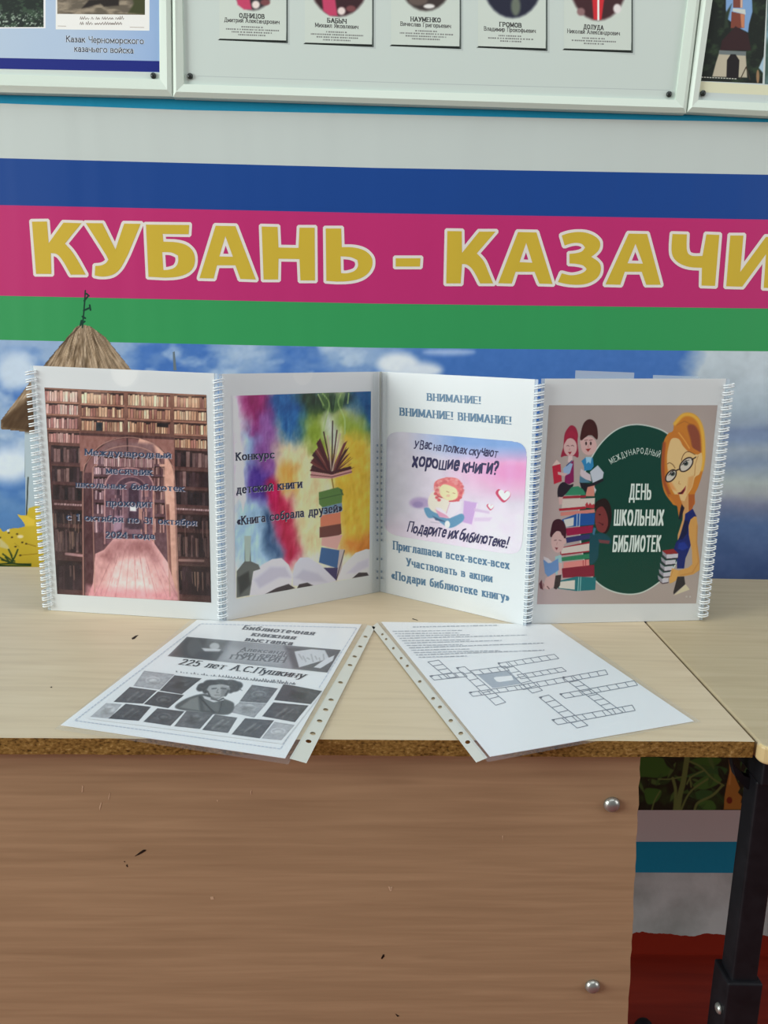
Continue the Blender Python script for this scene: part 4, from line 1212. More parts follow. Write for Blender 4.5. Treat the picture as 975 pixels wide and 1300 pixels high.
    c.poly([(606, 1072), (632, 1006), (690, 946), (740, 928), (756, 930), (756, 1052)], (226, 222, 230)); c.poly([(650, 1040), (700, 990), (752, 970), (752, 1010), (690, 1040)], (206, 200, 216), soft=14, a=.7); c.poly([(676, 1062), (706, 1036), (744, 1036), (752, 1050)], (66, 58, 62))
    # ink bottle with quill
    c.poly([(182, 905), (208, 905), (212, 985), (246, 1000), (254, 1020), (222, 1030), (205, 1140), (145, 1152), (146, 1030), (182, 985)], (104, 106, 100)); c.poly([(180, 868), (212, 868), (206, 985), (186, 985)], (176, 192, 180)); c.poly([(150, 1060), (200, 1030), (210, 1090), (160, 1140)], (62, 62, 58), soft=14)
    ik.canvas(c)
    ik.stroke([(123, 226), (140, 1160)], 4, (216, 214, 220), K6)
    for t, p, q, h_ in (('Конкурс', (142, 523), (320, 512), (-1, -37)), ('детской книги', (144, 676), (446, 647), (-1, -40)), ('«Книга собрала друзей»', (147, 820), (630, 757), (-1, -40))):
        ik.text(t, (p[0] + 2, p[1] + 2), (q[0] + 2, q[1] + 2), h_, (170, 170, 180), K6, .16, .09, .07, .1)
        ik.text(t, p, q, h_, (38, 42, 66), K6, .2, .09, .06, .09)


def handwriting(ik, txt, p0, p1, hv, col, cv, pen, seed):
    """brush lettering: every letter with its own size, lean and height on the line"""
    rnd = random.Random(seed); p0, p1, hv = (np.array(q, float) for q in (p0, p1, hv))
    ws = np.array([G[ch][0] + (pen + .07 if ch != ' ' else -.02) for ch in txt]); cum = np.concatenate([[0], np.cumsum(ws)]) / ws.sum()
    for ch, t0, t1 in zip(txt, cum[:-1], cum[1:]):
        if ch == ' ':
            continue
        k = rnd.uniform(.9, 1.15); dy = rnd.uniform(-.07, .05); ln = rnd.uniform(-5, 5)
        a = p0 + (p1 - p0) * t0 - hv * dy; b = a + (p1 - p0) * (t1 - t0) * (1 - .07 / (ws.max())) + hv * rnd.uniform(-.05, .06)
        ik.text(ch, a, b, hv * k + np.array([ln, 0]), col, cv, pen * rnd.uniform(.85, 1.2), pen * rnd.uniform(.7, 1.0), 0, 0)


K7 = conv(470, 440, 3.6125); Z3 = conv(485, 540, 5.1316)


def draw_notice(ik):
    for t, p, q, h_ in (('ВНИМАНИЕ!', (260, 248), (508, 264), 35), ('ВНИМАНИЕ! ВНИМАНИЕ!', (135, 316), (648, 358), 37), ('Приглашаем всех-всех-всех', (105, 930), (638, 1022), 40), ('Участвовать в акции', (165, 1006), (560, 1082), 38), ('«Подари библиотеке книгу»', (97, 1066), (638, 1170), 40)):
        ik.text(t, p, q, (0, -h_), (84, 118, 146), K7, .25, .1, .06, .09)
    # picture with rounded corners: only cells inside the outline
    TL, TR, BR, BL = map(np.array, ((75., 385.), (722., 440.), (695., 962.), (60., 858.)))
    r = .1; out = []
    for P, Q, R_ in ((TL, BL, TR), (TR, TL, BR), (BR, TR, BL), (BL, BR, TL)):
        a = P + (Q - P) * r * (1.2 if abs(Q[1] - P[1]) > 100 else 1); b = P + (R_ - P) * r * (1.2 if abs(R_[1] - P[1]) > 100 else 1)
        for t in np.linspace(0, 1, 8):
            out.append(a * (1 - t) ** 2 + 2 * P * t * (1 - t) * .98 + P * .0 + b * t * t if False else (1 - t) ** 2 * a + 2 * t * (1 - t) * P + t * t * b)
    nu, nv = 250, 220
    quad = K7([TL, TR, BR, BL])
    c = Canvas(PS[2], quad, nu, nv, (214, 202, 216)).use(Z3)
    X, Y = c.X, c.Y
    c.mix(np.clip((320 - X) / 330, 0, 1), (188, 188, 200))
    c.mix(np.clip((X - 380) / 420, 0, 1) * np.clip(1 - abs(Y - 300) / 210, 0, 1) * 1.15, (236, 148, 196))
    c.mix(np.clip((X - 160) / 330, 0, 1) * np.clip((235 + (X - 300) * .03 - Y) / 120, 0, 1), (122, 156, 208))
    c.mix(np.clip((Y - 470) / 240, 0, 1) * np.clip((X - 380) / 300, 0, 1), (238, 226, 236))
    c.mix(np.clip((Y - 560) / 120, 0, 1) * .5, (226, 204, 222))
    c.rgb += (fbm(X / 60, Y / 60, 14, 3)[:, None] - .5) * 16
    c.ell(250, 505, 70, 36, (172, 150, 188), soft=26); c.ell(235, 515, 34, 20, (150, 130, 176), soft=14)
    c.poly([(535, 490), (625, 505), (592, 648), (525, 630)], (196, 158, 208), soft=10); c.line([(622, 510), (590, 645)], 9, (232, 208, 232), soft=4)
    c.poly([(600, 540), (700, 560), (700, 575), (605, 560)], (206, 180, 210), soft=12); c.poly([(600, 600), (720, 600), (700, 625), (600, 625)], (214, 192, 216), soft=12)
    c.poly([(275, 540), (330, 545), (420, 605), (520, 575), (530, 620), (450, 668), (390, 640), (350, 605), (300, 600)], (92, 142, 176), soft=6, sm=True); c.poly([(330, 590), (400, 620), (420, 632), (350, 618)], (58, 86, 120), soft=6)
    c.ell(426, 645, 17, 24, (232, 226, 222), soft=4); c.line([(320, 630), (375, 636)], 6, (150, 140, 160), a=.6, soft=5)
    c.poly([(305, 470), (345, 430), (430, 470), (448, 540), (400, 580), (330, 560), (302, 520)], (230, 214, 200), soft=6, sm=True)
    c.poly([(340, 380), (370, 352), (440, 338), (500, 352), (526, 400), (520, 470), (470, 500), (440, 490), (370, 462), (344, 430)], (222, 116, 118), soft=5, sm=True)
    c.poly([(372, 420), (400, 385), (450, 395), (488, 420), (490, 470), (440, 490), (390, 465)], (242, 214, 168), soft=5, sm=True)
    c.poly([(356, 400), (376, 395), (384, 440), (366, 440)], (236, 200, 166), soft=4); c.line([(345, 440), (372, 465), (390, 470)], 7, (176, 70, 76), soft=3); c.line([(440, 495), (480, 492), (518, 470)], 8, (196, 66, 76), soft=3)
    rc = random.Random(6)
    for k in range(46):
        t = rc.uniform(2.9, 6.6); rr_ = rc.uniform(.78, 1.12); x, y = 436 + math.cos(t) * 84 * rr_, 424 + math.sin(t) * 74 * rr_
        c.ell(x, y, rc.uniform(7, 15), rc.uniform(6, 12), rc.choice([(232, 138, 138), (206, 98, 104), (238, 158, 152), (214, 110, 112)]), soft=6, a=.8)
    for x, y in ((358, 470), (372, 486), (506, 470), (494, 488), (470, 498), (514, 440), (350, 446)):
        c.ell(x, y, 12, 10, (206, 88, 96), soft=6)
    c.line([(420, 430), (436, 436)], 4, (170, 120, 90)); c.line([(462, 440), (476, 444)], 4, (170, 120, 90)); c.ell(432, 458, 12, 8, (240, 178, 150), soft=5)
    c.poly([(350, 532), (385, 540), (420, 572), (440, 500), (520, 495), (512, 540), (446, 604), (380, 596)], (240, 214, 224), soft=4); c.line([(420, 572), (442, 505)], 5, (206, 160, 184)); c.poly([(345, 545), (420, 585), (440, 605), (375, 598)], (214, 150, 178), soft=4)
    for cx, cy_, k in ((795, 458, 1), (708, 531, .48)):
        hp = [(0, 40), (-36, 2), (-46, -22), (-30, -42), (-8, -34), (2, -16), (18, -32), (40, -28), (46, -4), (30, 22)]
        c.poly([(cx - 6 * k + x * k * 1.05, cy_ + 2 + y * k * 1.05) for x, y in hp], (196, 62, 96), sm=True, soft=2); c.poly([(cx + 2 * k + x * k * .84, cy_ - 3 * k + y * k * .84) for x, y in hp], (246, 238, 244), sm=True, soft=2)
    # crop to the rounded outline
    P = np.array(K7(out)); m_ = np.zeros(len(c.px), bool)
    for i in range(len(P)):
        p, q = P[i - 1], P[i]
        if p[1] != q[1]:
            cc = (p[1] > c.px[:, 1]) != (q[1] > c.px[:, 1]); m_ ^= cc & (c.px[:, 0] < (q[0] - p[0]) * (c.px[:, 1] - p[1]) / (q[1] - p[1]) + p[0])
    k2 = m_.reshape(nv, nu); idx = np.arange(nu * nv).reshape(nv, nu)
    ok = k2[1:, :-1] & k2[1:, 1:] & k2[:-1, 1:] & k2[:-1, :-1]
    q4 = np.stack([idx[1:, :-1], idx[1:, 1:], idx[:-1, 1:], idx[:-1, :-1]], -1)[ok]
    ik.V.append(c.P + PS[2].N * ik.h); ik.C.append(np.clip(lin(c.rgb) * ik.gain, 0, .88)); ik.F += (q4 + ik.n).tolist(); ik.n += len(c.P); ik.h += 4e-6
    dk = (40, 36, 80)
    handwriting(ik, 'У Вас на полках скучают', (203, 150), (752, 212), (12, -58), dk, Z3, .15, 1)
    handwriting(ik, 'хорошие книги?', (195, 268), (756, 326), (12, -90), dk, Z3, .17, 2)
    handwriting(ik, 'Подарите их бибилотеке!', (163, 692), (816, 802), (20, -72), dk, Z3, .15, 3)


P1_, P2_, P3_, P4_ = conv(680, 510, 8.125), conv(680, 630, 8.125), conv(800, 510, 8.125), conv(800, 630, 8.125)
K8 = conv(670, 440, 3.197)


def draw_school(ik):
    c = Canvas(PS[3], [(696.9, 514.4), (910.8, 514.4), (883.6, 766), (681.6, 767)], 330, 390, (170, 156, 149))
    c.mix(np.clip((760 - c.X) / 90, 0, 1) * np.clip((c.Y - 540) / 140, 0, 1) * .7, (192, 162, 166)); c.mix(np.clip((c.Y - 700) / 80, 0, 1) * np.clip((880 - c.X) / 200, 0, 1) * .5, (176, 158, 160))
    c.rgb += (fbm(c.X / 40, c.Y / 40, 7, 3)[:, None] - .5) * 9
    c.use(K8)
    egg = [(440, 316), (520, 330), (575, 360), (620, 420), (640, 520), (645, 660), (630, 800), (590, 900), (537, 953), (470, 995), (405, 1005), (335, 990), (278, 953), (236, 890), (214, 790), (208, 660), (222, 540), (262, 445), (310, 378), (370, 332)]
    c.poly(egg, (0, 62, 50), sm=True); e2 = smooth(egg); c.line(np.vstack([e2, e2[:1]]), 5, (198, 206, 198))
    skin = (206, 168, 164)
    c.use(P1_)
    c.poly([(288, 430), (300, 330), (340, 262), (375, 243), (415, 270), (437, 340), (432, 420), (444, 545), (430, 576), (395, 560), (300, 560), (262, 572), (266, 530), (285, 470)], (150, 34, 60), sm=True)
    c.ell(357, 470, 68, 94, skin); c.poly([(292, 440), (312, 340), (375, 290), (425, 340), (434, 420), (405, 385), (385, 340), (372, 375), (352, 350), (325, 385)], (160, 34, 62))
    c.line([(320, 455), (335, 450), (345, 460)], 6, (90, 50, 56)); c.line([(366, 455), (380, 448), (392, 458)], 6, (90, 50, 56)); c.poly([(332, 518), (372, 515), (352, 546)], (150, 40, 56)); c.line([(352, 480), (346, 498), (356, 500)], 4, (170, 110, 110))
    c.poly([(338, 560), (380, 560), (376, 640), (330, 620)], (214, 186, 184))
    c.poly([(300, 790), (320, 660), (350, 640), (392, 600), (394, 826), (345, 852), (298, 832)], (130, 26, 84), sm=False); c.poly([(282, 690), (345, 632), (384, 640), (352, 740), (292, 768)], (148, 172, 204)); c.line([(318, 660), (372, 610)], 9, (40, 60, 120))
    c.poly([(170, 665), (256, 640), (270, 820), (188, 850)], (186, 36, 60)); c.poly([(170, 660), (216, 598), (258, 640)], (216, 190, 180)); c.poly([(228, 722), (290, 735), (330, 740), (300, 770), (230, 750)], skin)
    c.poly([(232, 880), (285, 828), (345, 856), (390, 850), (360, 910), (300, 960), (270, 985), (228, 980)], (36, 28, 40), sm=True); c.poly([(236, 980), (282, 985), (274, 1060), (242, 1060)], skin)
    c.poly([(464, 400), (470, 300), (500, 215), (552, 180), (606, 204), (637, 280), (634, 390), (560, 340)], (62, 26, 26), sm=True); c.ell(548, 455, 82, 96, skin); c.ell(470, 420, 12, 26, skin); c.poly([(472, 400), (480, 290), (555, 220), (625, 290), (632, 392), (590, 345), (550, 345), (520, 320), (500, 370)], (66, 28, 27))
    for x in (520, 568):
        c.ell(x, 430, 9, 19, (40, 24, 24)); c.line([(x - 16, 398), (x + 16, 394)], 5, (90, 50, 46))
    c.poly([(515, 488), (570, 480), (540, 518)], (150, 50, 50)); c.line([(545, 445), (538, 468), (550, 470)], 4, (170, 110, 100))
    c.poly([(472, 612), (515, 574), (590, 580), (598, 664), (572, 702), (502, 712), (496, 660)], (44, 128, 178)); c.poly([(515, 570), (580, 570), (566, 640), (546, 620), (524, 640)], (150, 196, 220))
    c.poly([(466, 690), (500, 712), (565, 752), (575, 822), (480, 790), (458, 740)], (204, 186, 192)); c.poly([(560, 722), (640, 655), (702, 730), (690, 796), (590, 842)], (190, 196, 206)); c.poly([(454, 762), (568, 832), (452, 836)], (78, 120, 144))
    c.poly([(454, 832), (565, 848), (690, 790), (704, 812), (600, 870), (520, 930), (470, 900)], (26, 26, 36)); c.poly([(535, 880), (608, 862), (606, 975), (512, 975)], (206, 134, 118)); c.poly([(600, 870), (625, 910), (610, 950)], (200, 200, 204))
    c.poly([(300, 966), (370, 880), (440, 870), (490, 905), (520, 962)], (48, 130, 96)); c.poly([(284, 976), (520, 964), (516, 990), (278, 998)], (150, 36, 50))
    c.use(P2_)
    for q, col in (([(278, 30), (612, 18), (606, 110), (268, 122)], (208, 192, 182)), ([(238, 128), (510, 104), (520, 130), (244, 152)], (172, 34, 50)), ([(255, 166), (606, 132), (612, 168), (258, 204)], (206, 126, 116)),
                   ([(512, 84), (530, 60), (545, 90), (560, 66), (580, 90), (600, 78), (614, 100), (600, 126), (516, 118)], (176, 50, 60)), ([(270, 240), (424, 180), (612, 174), (604, 292), (312, 318)], (28, 80, 150)), ([(288, 242), (394, 216), (390, 302), (310, 318)], (206, 202, 196)),
                   ([(310, 330), (594, 298), (584, 376), (320, 408)], (150, 24, 66)), ([(310, 428), (604, 378), (608, 430), (320, 482)], (48, 50, 100)), ([(250, 530), (572, 462), (572, 572), (256, 612)], (150, 30, 50)), ([(262, 534), (566, 484), (564, 560), (262, 594)], (210, 196, 186)),
                   ([(250, 632), (576, 588), (580, 640), (250, 672)], (44, 122, 86)), ([(288, 682), (552, 650), (554, 726), (285, 742)], (216, 132, 126)), ([(268, 744), (604, 706), (606, 826), (280, 842)], (128, 28, 50)), ([(246, 870), (420, 828), (622, 838), (614, 966), (420, 978), (230, 952)], (28, 108, 114)), ([(250, 882), (406, 864), (402, 962), (240, 946)], (212, 204, 192))):
        c.poly(q, col)
    for q, col in (([(428, 182), (424, 306)], (196, 210, 222)), ([(456, 180), (450, 304)], (196, 210, 222)), ([(444, 834), (436, 974)], (150, 196, 190)), ([(466, 834), (458, 974)], (150, 196, 190)), ([(490, 660), (490, 728)], (170, 50, 60)), ([(515, 656), (515, 726)], (170, 50, 60))):
        c.line(q, 7, col)
    c.poly([(606, 100), (640, 46), (715, 22), (765, 80), (785, 200), (752, 350), (690, 380), (640, 200)], (32, 16, 16), sm=True); c.poly([(628, 140), (690, 106), (736, 190), (746, 290), (706, 372), (640, 352), (612, 250)], (122, 52, 52), sm=True)
    c.ell(660, 190, 12, 8, (46, 16, 18)); c.line([(650, 270), (690, 290)], 8, (80, 20, 28)); c.ell(690, 290, 10, 10, (70, 20, 26))
    c.poly([(560, 400), (600, 390), (700, 382), (772, 440), (766, 492), (660, 480), (640, 640), (560, 690)], (18, 72, 82), sm=True); c.poly([(646, 446), (764, 458), (756, 492), (660, 480)], (114, 64, 68)); c.poly([(596, 320), (622, 330), (606, 400), (586, 390)], (60, 110, 140))
    c.poly([(154, 420), (158, 340), (182, 258), (240, 234), (292, 268), (314, 340), (304, 440), (230, 400)], (60, 22, 36), sm=True); c.ell(228, 470, 68, 112, skin); c.poly([(156, 420), (172, 300), (240, 250), (300, 300), (308, 432), (270, 400), (238, 330), (200, 372)], (62, 22, 37)); c.ell(300, 462, 14, 30, skin)
    c.line([(192, 455), (214, 452)], 6, (90, 50, 56)); c.line([(240, 452), (262, 458)], 6, (90, 50, 56)); c.poly([(198, 528), (232, 530), (216, 556)], (120, 40, 50)); c.line([(222, 475), (216, 500)], 4, (170, 110, 110))
    c.poly([(200, 622), (265, 602), (272, 700), (250, 830), (205, 800)], (150, 190, 190)); c.poly([(240, 680), (276, 690), (266, 810), (225, 812)], skin); c.poly([(78, 652), (150, 690), (232, 640), (240, 760), (130, 834), (96, 792)], (104, 140, 190)); c.poly([(80, 620), (130, 640), (170, 680), (130, 690), (86, 655)], (206, 196, 200))
    c.poly([(105, 842), (200, 790), (205, 930), (130, 965), (70, 940)], skin); c.poly([(205, 818), (266, 808), (250, 920), (212, 962), (186, 948)], (56, 44, 46)); c.poly([(34, 900), (60, 862), (86, 910), (82, 968), (44, 950)], (92, 40, 52)); c.line([(70, 880), (80, 960)], 8, skin); c.line([(120, 930), (140, 955)], 9, (80, 40, 44))
    # teacher
    c.use(P3_)
    c.poly([(440, 300), (458, 210), (530, 132), (610, 114), (684, 145), (738, 230), (766, 380), (770, 600), (744, 740), (700, 880), (664, 960), (654, 1070), (470, 1070), (420, 1030), (352, 930), (326, 800), (322, 620), (344, 420), (390, 330)], (198, 122, 42), sm=True)
    c.line([(462, 226), (545, 140), (640, 140), (712, 210), (748, 340), (756, 560), (738, 700)], 36, (224, 172, 66), soft=22, sm=True)
    c.poly([(590, 250), (660, 240), (712, 320), (726, 430), (722, 524), (650, 490), (620, 380)], (140, 72, 50), soft=22, sm=True); c.line([(350, 430), (338, 600), (346, 800), (404, 960)], 34, (160, 78, 40), soft=22, sm=True)
    c.line([(480, 240), (560, 200), (640, 240)], 10, (150, 88, 40), a=.6, soft=8)
    c.poly([(402, 440), (432, 378), (500, 384), (556, 470), (612, 520), (692, 545), (735, 528), (742, 620), (716, 740), (668, 780), (640, 880), (590, 960), (540, 1020), (470, 970), (412, 860), (386, 700), (380, 560)], (222, 188, 130), sm=True)
    c.poly([(392, 700), (420, 820), (480, 920), (420, 900), (392, 820)], (220, 152, 90), soft=24); c.poly([(600, 780), (660, 760), (640, 880), (580, 960)], (214, 160, 98), soft=22)
    c.poly([(388, 430), (414, 330), (470, 296), (540, 320), (600, 400), (640, 470), (726, 526), (650, 528), (590, 500), (540, 450), (510, 390), (440, 374)], (196, 118, 44), sm=True); c.line([(500, 320), (560, 400), (610, 480)], 10, (226, 164, 76), soft=8, sm=True)
    c.line([(700, 560), (672, 640), (664, 760)], 6, (176, 120, 66)); c.line([(528, 606), (542, 560), (570, 524), (610, 516), (668, 545)], 7, (96, 58, 30), sm=True); c.line([(384, 640), (408, 630), (440, 650), (462, 684)], 7, (96, 58, 30), sm=True)
    for cx, cy_, rx, ry, ro, ex, ey in ((578, 648, 86, 50, -48, 572, 636), (420, 764, 72, 42, -52, 436, 742)):
        c.ell(cx, cy_, rx, ry, (206, 198, 184), ro); c.ell(ex, ey, 27, 25, (70, 84, 80)); c.ell(ex, ey, 14, 14, (24, 20, 20)); c.ell(ex - 8, ey - 12, 6, 6, (230, 230, 230)); c.ell(cx, cy_, rx, ry, (40, 26, 24), ro, ring=13); c.line([(ex - 40, ey + 16), (ex, ey - 28), (ex + 34, ey - 34)], 7, (50, 34, 28))
    c.line([(470, 712), (494, 700), (516, 696)], 13, (40, 26, 24)); c.line([(636, 598), (676, 572)], 12, (40, 26, 24)); c.line([(505, 820), (500, 845), (520, 850)], 5, (180, 116, 66))
    c.poly([(486, 940), (520, 930), (548, 900), (576, 864), (568, 912), (545, 950), (515, 975)], (160, 56, 56)); c.poly([(496, 942), (530, 932), (562, 892), (550, 930), (522, 956)], (60, 20, 26))
    c.use(P4_)
    c.poly([(392, -20), (545, -20), (536, 60), (520, 120), (500, 212), (486, 110), (440, 40)], (190, 112, 44)); c.poly([(590, -20), (666, -20), (662, 70), (640, 130), (602, 168), (590, 100)], (172, 92, 42))
    c.poly([(500, -20), (600, -20), (604, 160), (570, 200), (556, 270), (510, 420), (490, 452), (490, 400), (540, 240), (545, 100)], (206, 152, 96)); c.poly([(505, -20), (590, -20), (560, 50), (520, 40)], (222, 186, 130))
    c.poly([(568, 180), (600, 160), (645, 128), (684, 208), (622, 240), (602, 320), (606, 400), (626, 500), (600, 570), (570, 640), (556, 745), (482, 745), (478, 640), (450, 545), (470, 480), (498, 446), (530, 360), (556, 268)], (20, 36, 104)); c.poly([(560, 250), (600, 250), (590, 380), (540, 440), (500, 450), (530, 360)], (14, 24, 66), soft=12); c.poly([(500, 480), (560, 470), (600, 530), (540, 560), (490, 540)], (28, 52, 140), soft=18)
    c.poly([(530, 80), (560, 120), (520, 240), (500, 230)], (30, 20, 40), soft=6)
    c.poly([(604, 300), (622, 240), (660, 208), (684, 208), (696, 300), (690, 470), (712, 640), (716, 760), (650, 806), (560, 824), (490, 826), (470, 870), (440, 888), (408, 900), (404, 850), (426, 740), (500, 764), (600, 736), (640, 700), (636, 560), (606, 400)], (206, 152, 82), sm=False); c.line([(690, 300), (684, 480), (706, 680), (640, 790), (520, 815)], 14, (182, 120, 60), a=.6, soft=12)
    c.poly([(486, 830), (556, 826), (568, 906), (448, 1012), (444, 990)], (46, 42, 46)); c.poly([(448, 1024), (572, 908), (614, 962)], (206, 196, 166))
    for k in range(5):
        x, y = 372 - k * 11, 600 + k * 63
        c.poly([(x - 44, y - 40), (x + 4, y), (x + 6, y + 42), (x - 38, y + 2)], (150, 146, 156)); c.poly([(x + 2, y), (x + 122 - k * 14, y - 10), (x + 118 - k * 14, y + 34), (x + 4, y + 44)], (196, 192, 200)); c.line([(x + 2, y + 48), (x + 118 - k * 14, y + 38)], 9, (52, 32, 48)); c.line([(x - 42, y + 8), (x + 2, y + 48)], 8, (70, 46, 60))
    c.poly([(328, 560), (376, 600), (496, 590), (446, 542)], (142, 40, 42))
    c.poly([(430, 740), (470, 760), (500, 770), (478, 850), (440, 885), (408, 900), (404, 850)], (212, 160, 88)); c.line([(440, 760), (420, 830)], 5, (170, 112, 60), a=.7)
    ik.canvas(c)
    w = (214, 224, 216)
    ik.text('ДЕНЬ', (410, 622), (500, 622), (3, -66), w, K8, .24, .13, 0, .12)
    ik.text('ШКОЛЬНЫХ', (348, 727), (550, 727), (4, -66), w, K8, .26, .13, 0, .12)
    ik.text('БИБЛИОТЕК', (343, 834), (538, 833), (5, -68), w, K8, .26, .13, 0, .12)
    # small arched heading
    arc_ = smooth([(776, 589.5), (789, 582.5), (804, 577.2), (820, 576.2), (837.5, 581.5)], 12, closed=False)
    dl = np.concatenate([[0], np.cumsum(np.hypot(*np.diff(arc_, axis=0).T))])
    word = 'МЕЖДУНАРОДНЫЙ'; ws = np.array([G[ch][0] + .32 for ch in word]); cum = np.concatenate([[0], np.cumsum(ws)]) / ws.sum() * dl[-1]
    for ch, s0, s1, w0 in zip(word, cum[:-1], cum[1:], ws):
        p = np.array([np.interp(s0, dl, arc_[:, k]) for k in (0, 1)]); q = np.array([np.interp(s1, dl, arc_[:, k]) for k in (0, 1)])
        d = (q - p) / np.hypot(*(q - p)); ik.text(ch, p, p + (q - p) * .78, np.array([d[1], -d[0]]) * 7.6 + np.array([.0, 0]), (190, 206, 196), PX, .13, .11, 0, 0)
    ik.text('..', (640, 1018), (662, 1018), (0, -14), (186, 180, 174), K8, .5, .5, 0, .6)


pages = [page(i, d) for i, d in enumerate((draw_library, draw_rainbow, draw_notice, draw_school))]


def binding(top, bot_, rad, n=34):
    """twin-loop wire binding along the line bot_ -> top"""
    bm = bmesh.new(); a, b = np.array(bot_), np.array(top)
    for i in range(n):
        for dz in (-.0014, .0014):
            t = (i + .5) / n; c0 = a + (b - a) * t + np.array([0, 0, dz])
            tube(bm, [c0 + np.array([math.cos(k) * rad, math.sin(k) * rad, .0012 * math.cos(k)]) for k in np.linspace(0, 2 * math.pi, 12, endpoint=False)], .0008, 5, True)
    return link('wire_binding', bm, M['coil'], disp, True)


def pt(S, q, out=0.0):
    p = S.hit([q])[0]; return p


def hinge(i, side, off):
    S = PS[i]; q = S.hit(PC[i]); e = (q[1] - q[0]) if side else (q[0] - q[1]); e = e / np.linalg.norm(e)
    t, b = (q[1], q[2]) if side else (q[0], q[3])
    t = t + e * off; b = b + e * off; b = np.array([b[0], b[1], TZ + .004]); t = t - np.array([0, 0, .004])
    return t, b


tL, bL = hinge(0, 0, .0035); binding(tL, bL, .0062)
t1, b1 = hinge(0, 1, .0045); t2, b2 = hinge(1, 0, .0045); binding((t1 + t2) / 2, (b1 + b2) / 2, .0058)
t1, b1 = hinge(2, 1, .0045); t2, b2 = hinge(3, 0, .0045); binding((t1 + t2) / 2, (b1 + b2) / 2, .0058)
tR, bR = hinge(3, 1, .0040); binding(tR, bR, .0062)
def margin(i, side, wd):
    S = PS[i]; q = S.hit(PC[i], -.0003); e = (q[1] - q[0]) if side else (q[0] - q[1]); e = e / np.linalg.norm(e)
    t, b = (q[1], q[2]) if side else (q[0], q[3]); b[2] = TZ + .0005
    bm = bmesh.new(); prism(bm, [t, t + e * wd, b + e * wd, b], -S.N * .0002); link('perforated_margin', bm, M['haze'], pages[i])


for i_, s_, w_d in ((0, 0, .0045), (0, 1, .0042), (1, 0, .0042), (2, 1, .0042), (3, 0, .0042), (3, 1, .0045)):
    margin(i_, s_, w_d)
# welded fold between second and third page, with punched slots
S = PS[1]; q = S.hit(PC[1]); q3 = PS[2].hit(PC[2])
bm = bmesh.new()
A_ = PS[1].hit([(472, 472.0), (471.5, 754.4)], .0022); B_ = PS[2].hit([(493, 472.3), (491, 755.8)], .0022)
Mt = (q[1] + q3[0]) / 2 + np.array([0, -.0022, 0]); Mb = (q[2] + q3[3]) / 2 + np.array([0, -.0022, 0])
for p in (A_[1], B_[1], Mb):
    p[2] = TZ + .0005
for l_, r_ in (((A_[0], A_[1]), (Mt, Mb)), ((Mt, Mb), (B_[0], B_[1]))):
    prism(bm, [l_[0], r_[0], r_[1], l_[1]], np.array([0, .0004, 0]))
for k in range(22):
    y = 565 + k * 8.0
    if k in (16, 17, 19):
        continue
    for sf, x in ((PS[1], 477.6), (PS[2], 486.0)):
        w = 1.1; hq = sf.hit([(x - w, y - 1.3), (x + w, y - 1.3), (x + w, y + 1.5), (x - w, y + 1.5)], .0030)
        bm.faces.new([bm.verts.new(tuple(p)) for p in hq]).material_index = 1
link('fold_strip', bm, [M['pocket'], M['slot']], disp)
sm_ = [q[1], q3[0], q3[3], q[2]]
for p, dx in zip(sm_, (-.0012, .0012, .0012, -.0012)):
    p += np.array([dx, .0012, 0])
sm_[2][2] = sm_[3][2] = TZ + .0005
bm = bmesh.new(); prism(bm, sm_, np.array([0, .0006, 0])); link('weld_seam', bm, M['strip'], disp)
# clear spare pockets peeking out behind the last page
for quad, dn in (([(733, 470.5), (808, 473.3), (806, 560), (731, 560)], -.006), ([(834, 476.5), (893, 478.5), (890, 560), (832, 560)], -.010)):
    P = PS[3].hit(quad, dn); P[2:, 2] = TZ + .0005
    bm = bmesh.new(); prism(bm, P, -PS[3].N * .0003); link('spare_pocket', bm, M['haze'], disp)

# ================================================================== PUNCHED POCKETS ON THE DESK
tb = Surf((0, 0, TZ + .0008), (0, 0, 1))


def punched_strip(q, holes_t, root, r=.0028):
    """q: strip corners (inner top, outer top, outer bottom, inner bottom); real round holes at fractions holes_t"""
    q = [np.asarray(p) for p in q]
    f = lambda u, v: (q[0] * (1 - u) + q[1] * u) * (1 - v) + (q[3] * (1 - u) + q[2] * u) * v
    L_ = np.linalg.norm(q[3] - q[0]); W_ = np.linalg.norm(q[1] - q[0]); W2 = np.linalg.norm(q[2] - q[3])
    bm = bmesh.new(); hv = .0042 / L_; last = 0
    def quadf(v0, v1):
        bm.faces.new([bm.verts.new(tuple(f(*p))) for p in ((0, v0), (1, v0), (1, v1), (0, v1))])
    for t in holes_t:
        v0, v1 = t - hv, t + hv
        if v0 > last:
            quadf(last, v0)
        n = 20; Wm = (W_ * (1 - t) + W2 * t)
        sq, ci = [], []
        for k in range(n):
            a = 2 * math.pi * k / n + math.pi / 4; ca, sa = math.cos(a), math.sin(a); mx = max(abs(ca), abs(sa))
            sq.append(bm.verts.new(tuple(f(.5 + .5 * ca / mx, t + hv * sa / mx)))); ci.append(bm.verts.new(tuple(f(.5 + ca * r / Wm, t + sa * r / L_))))
        for k in range(n):
            bm.faces.new([sq[k], sq[(k + 1) % n], ci[(k + 1) % n], ci[k]])
        last = v1
    quadf(last, 1)
    bmesh.ops.remove_doubles(bm, verts=bm.verts[:], dist=1e-6)
    link('punched_strip', bm, M['strip'], root)


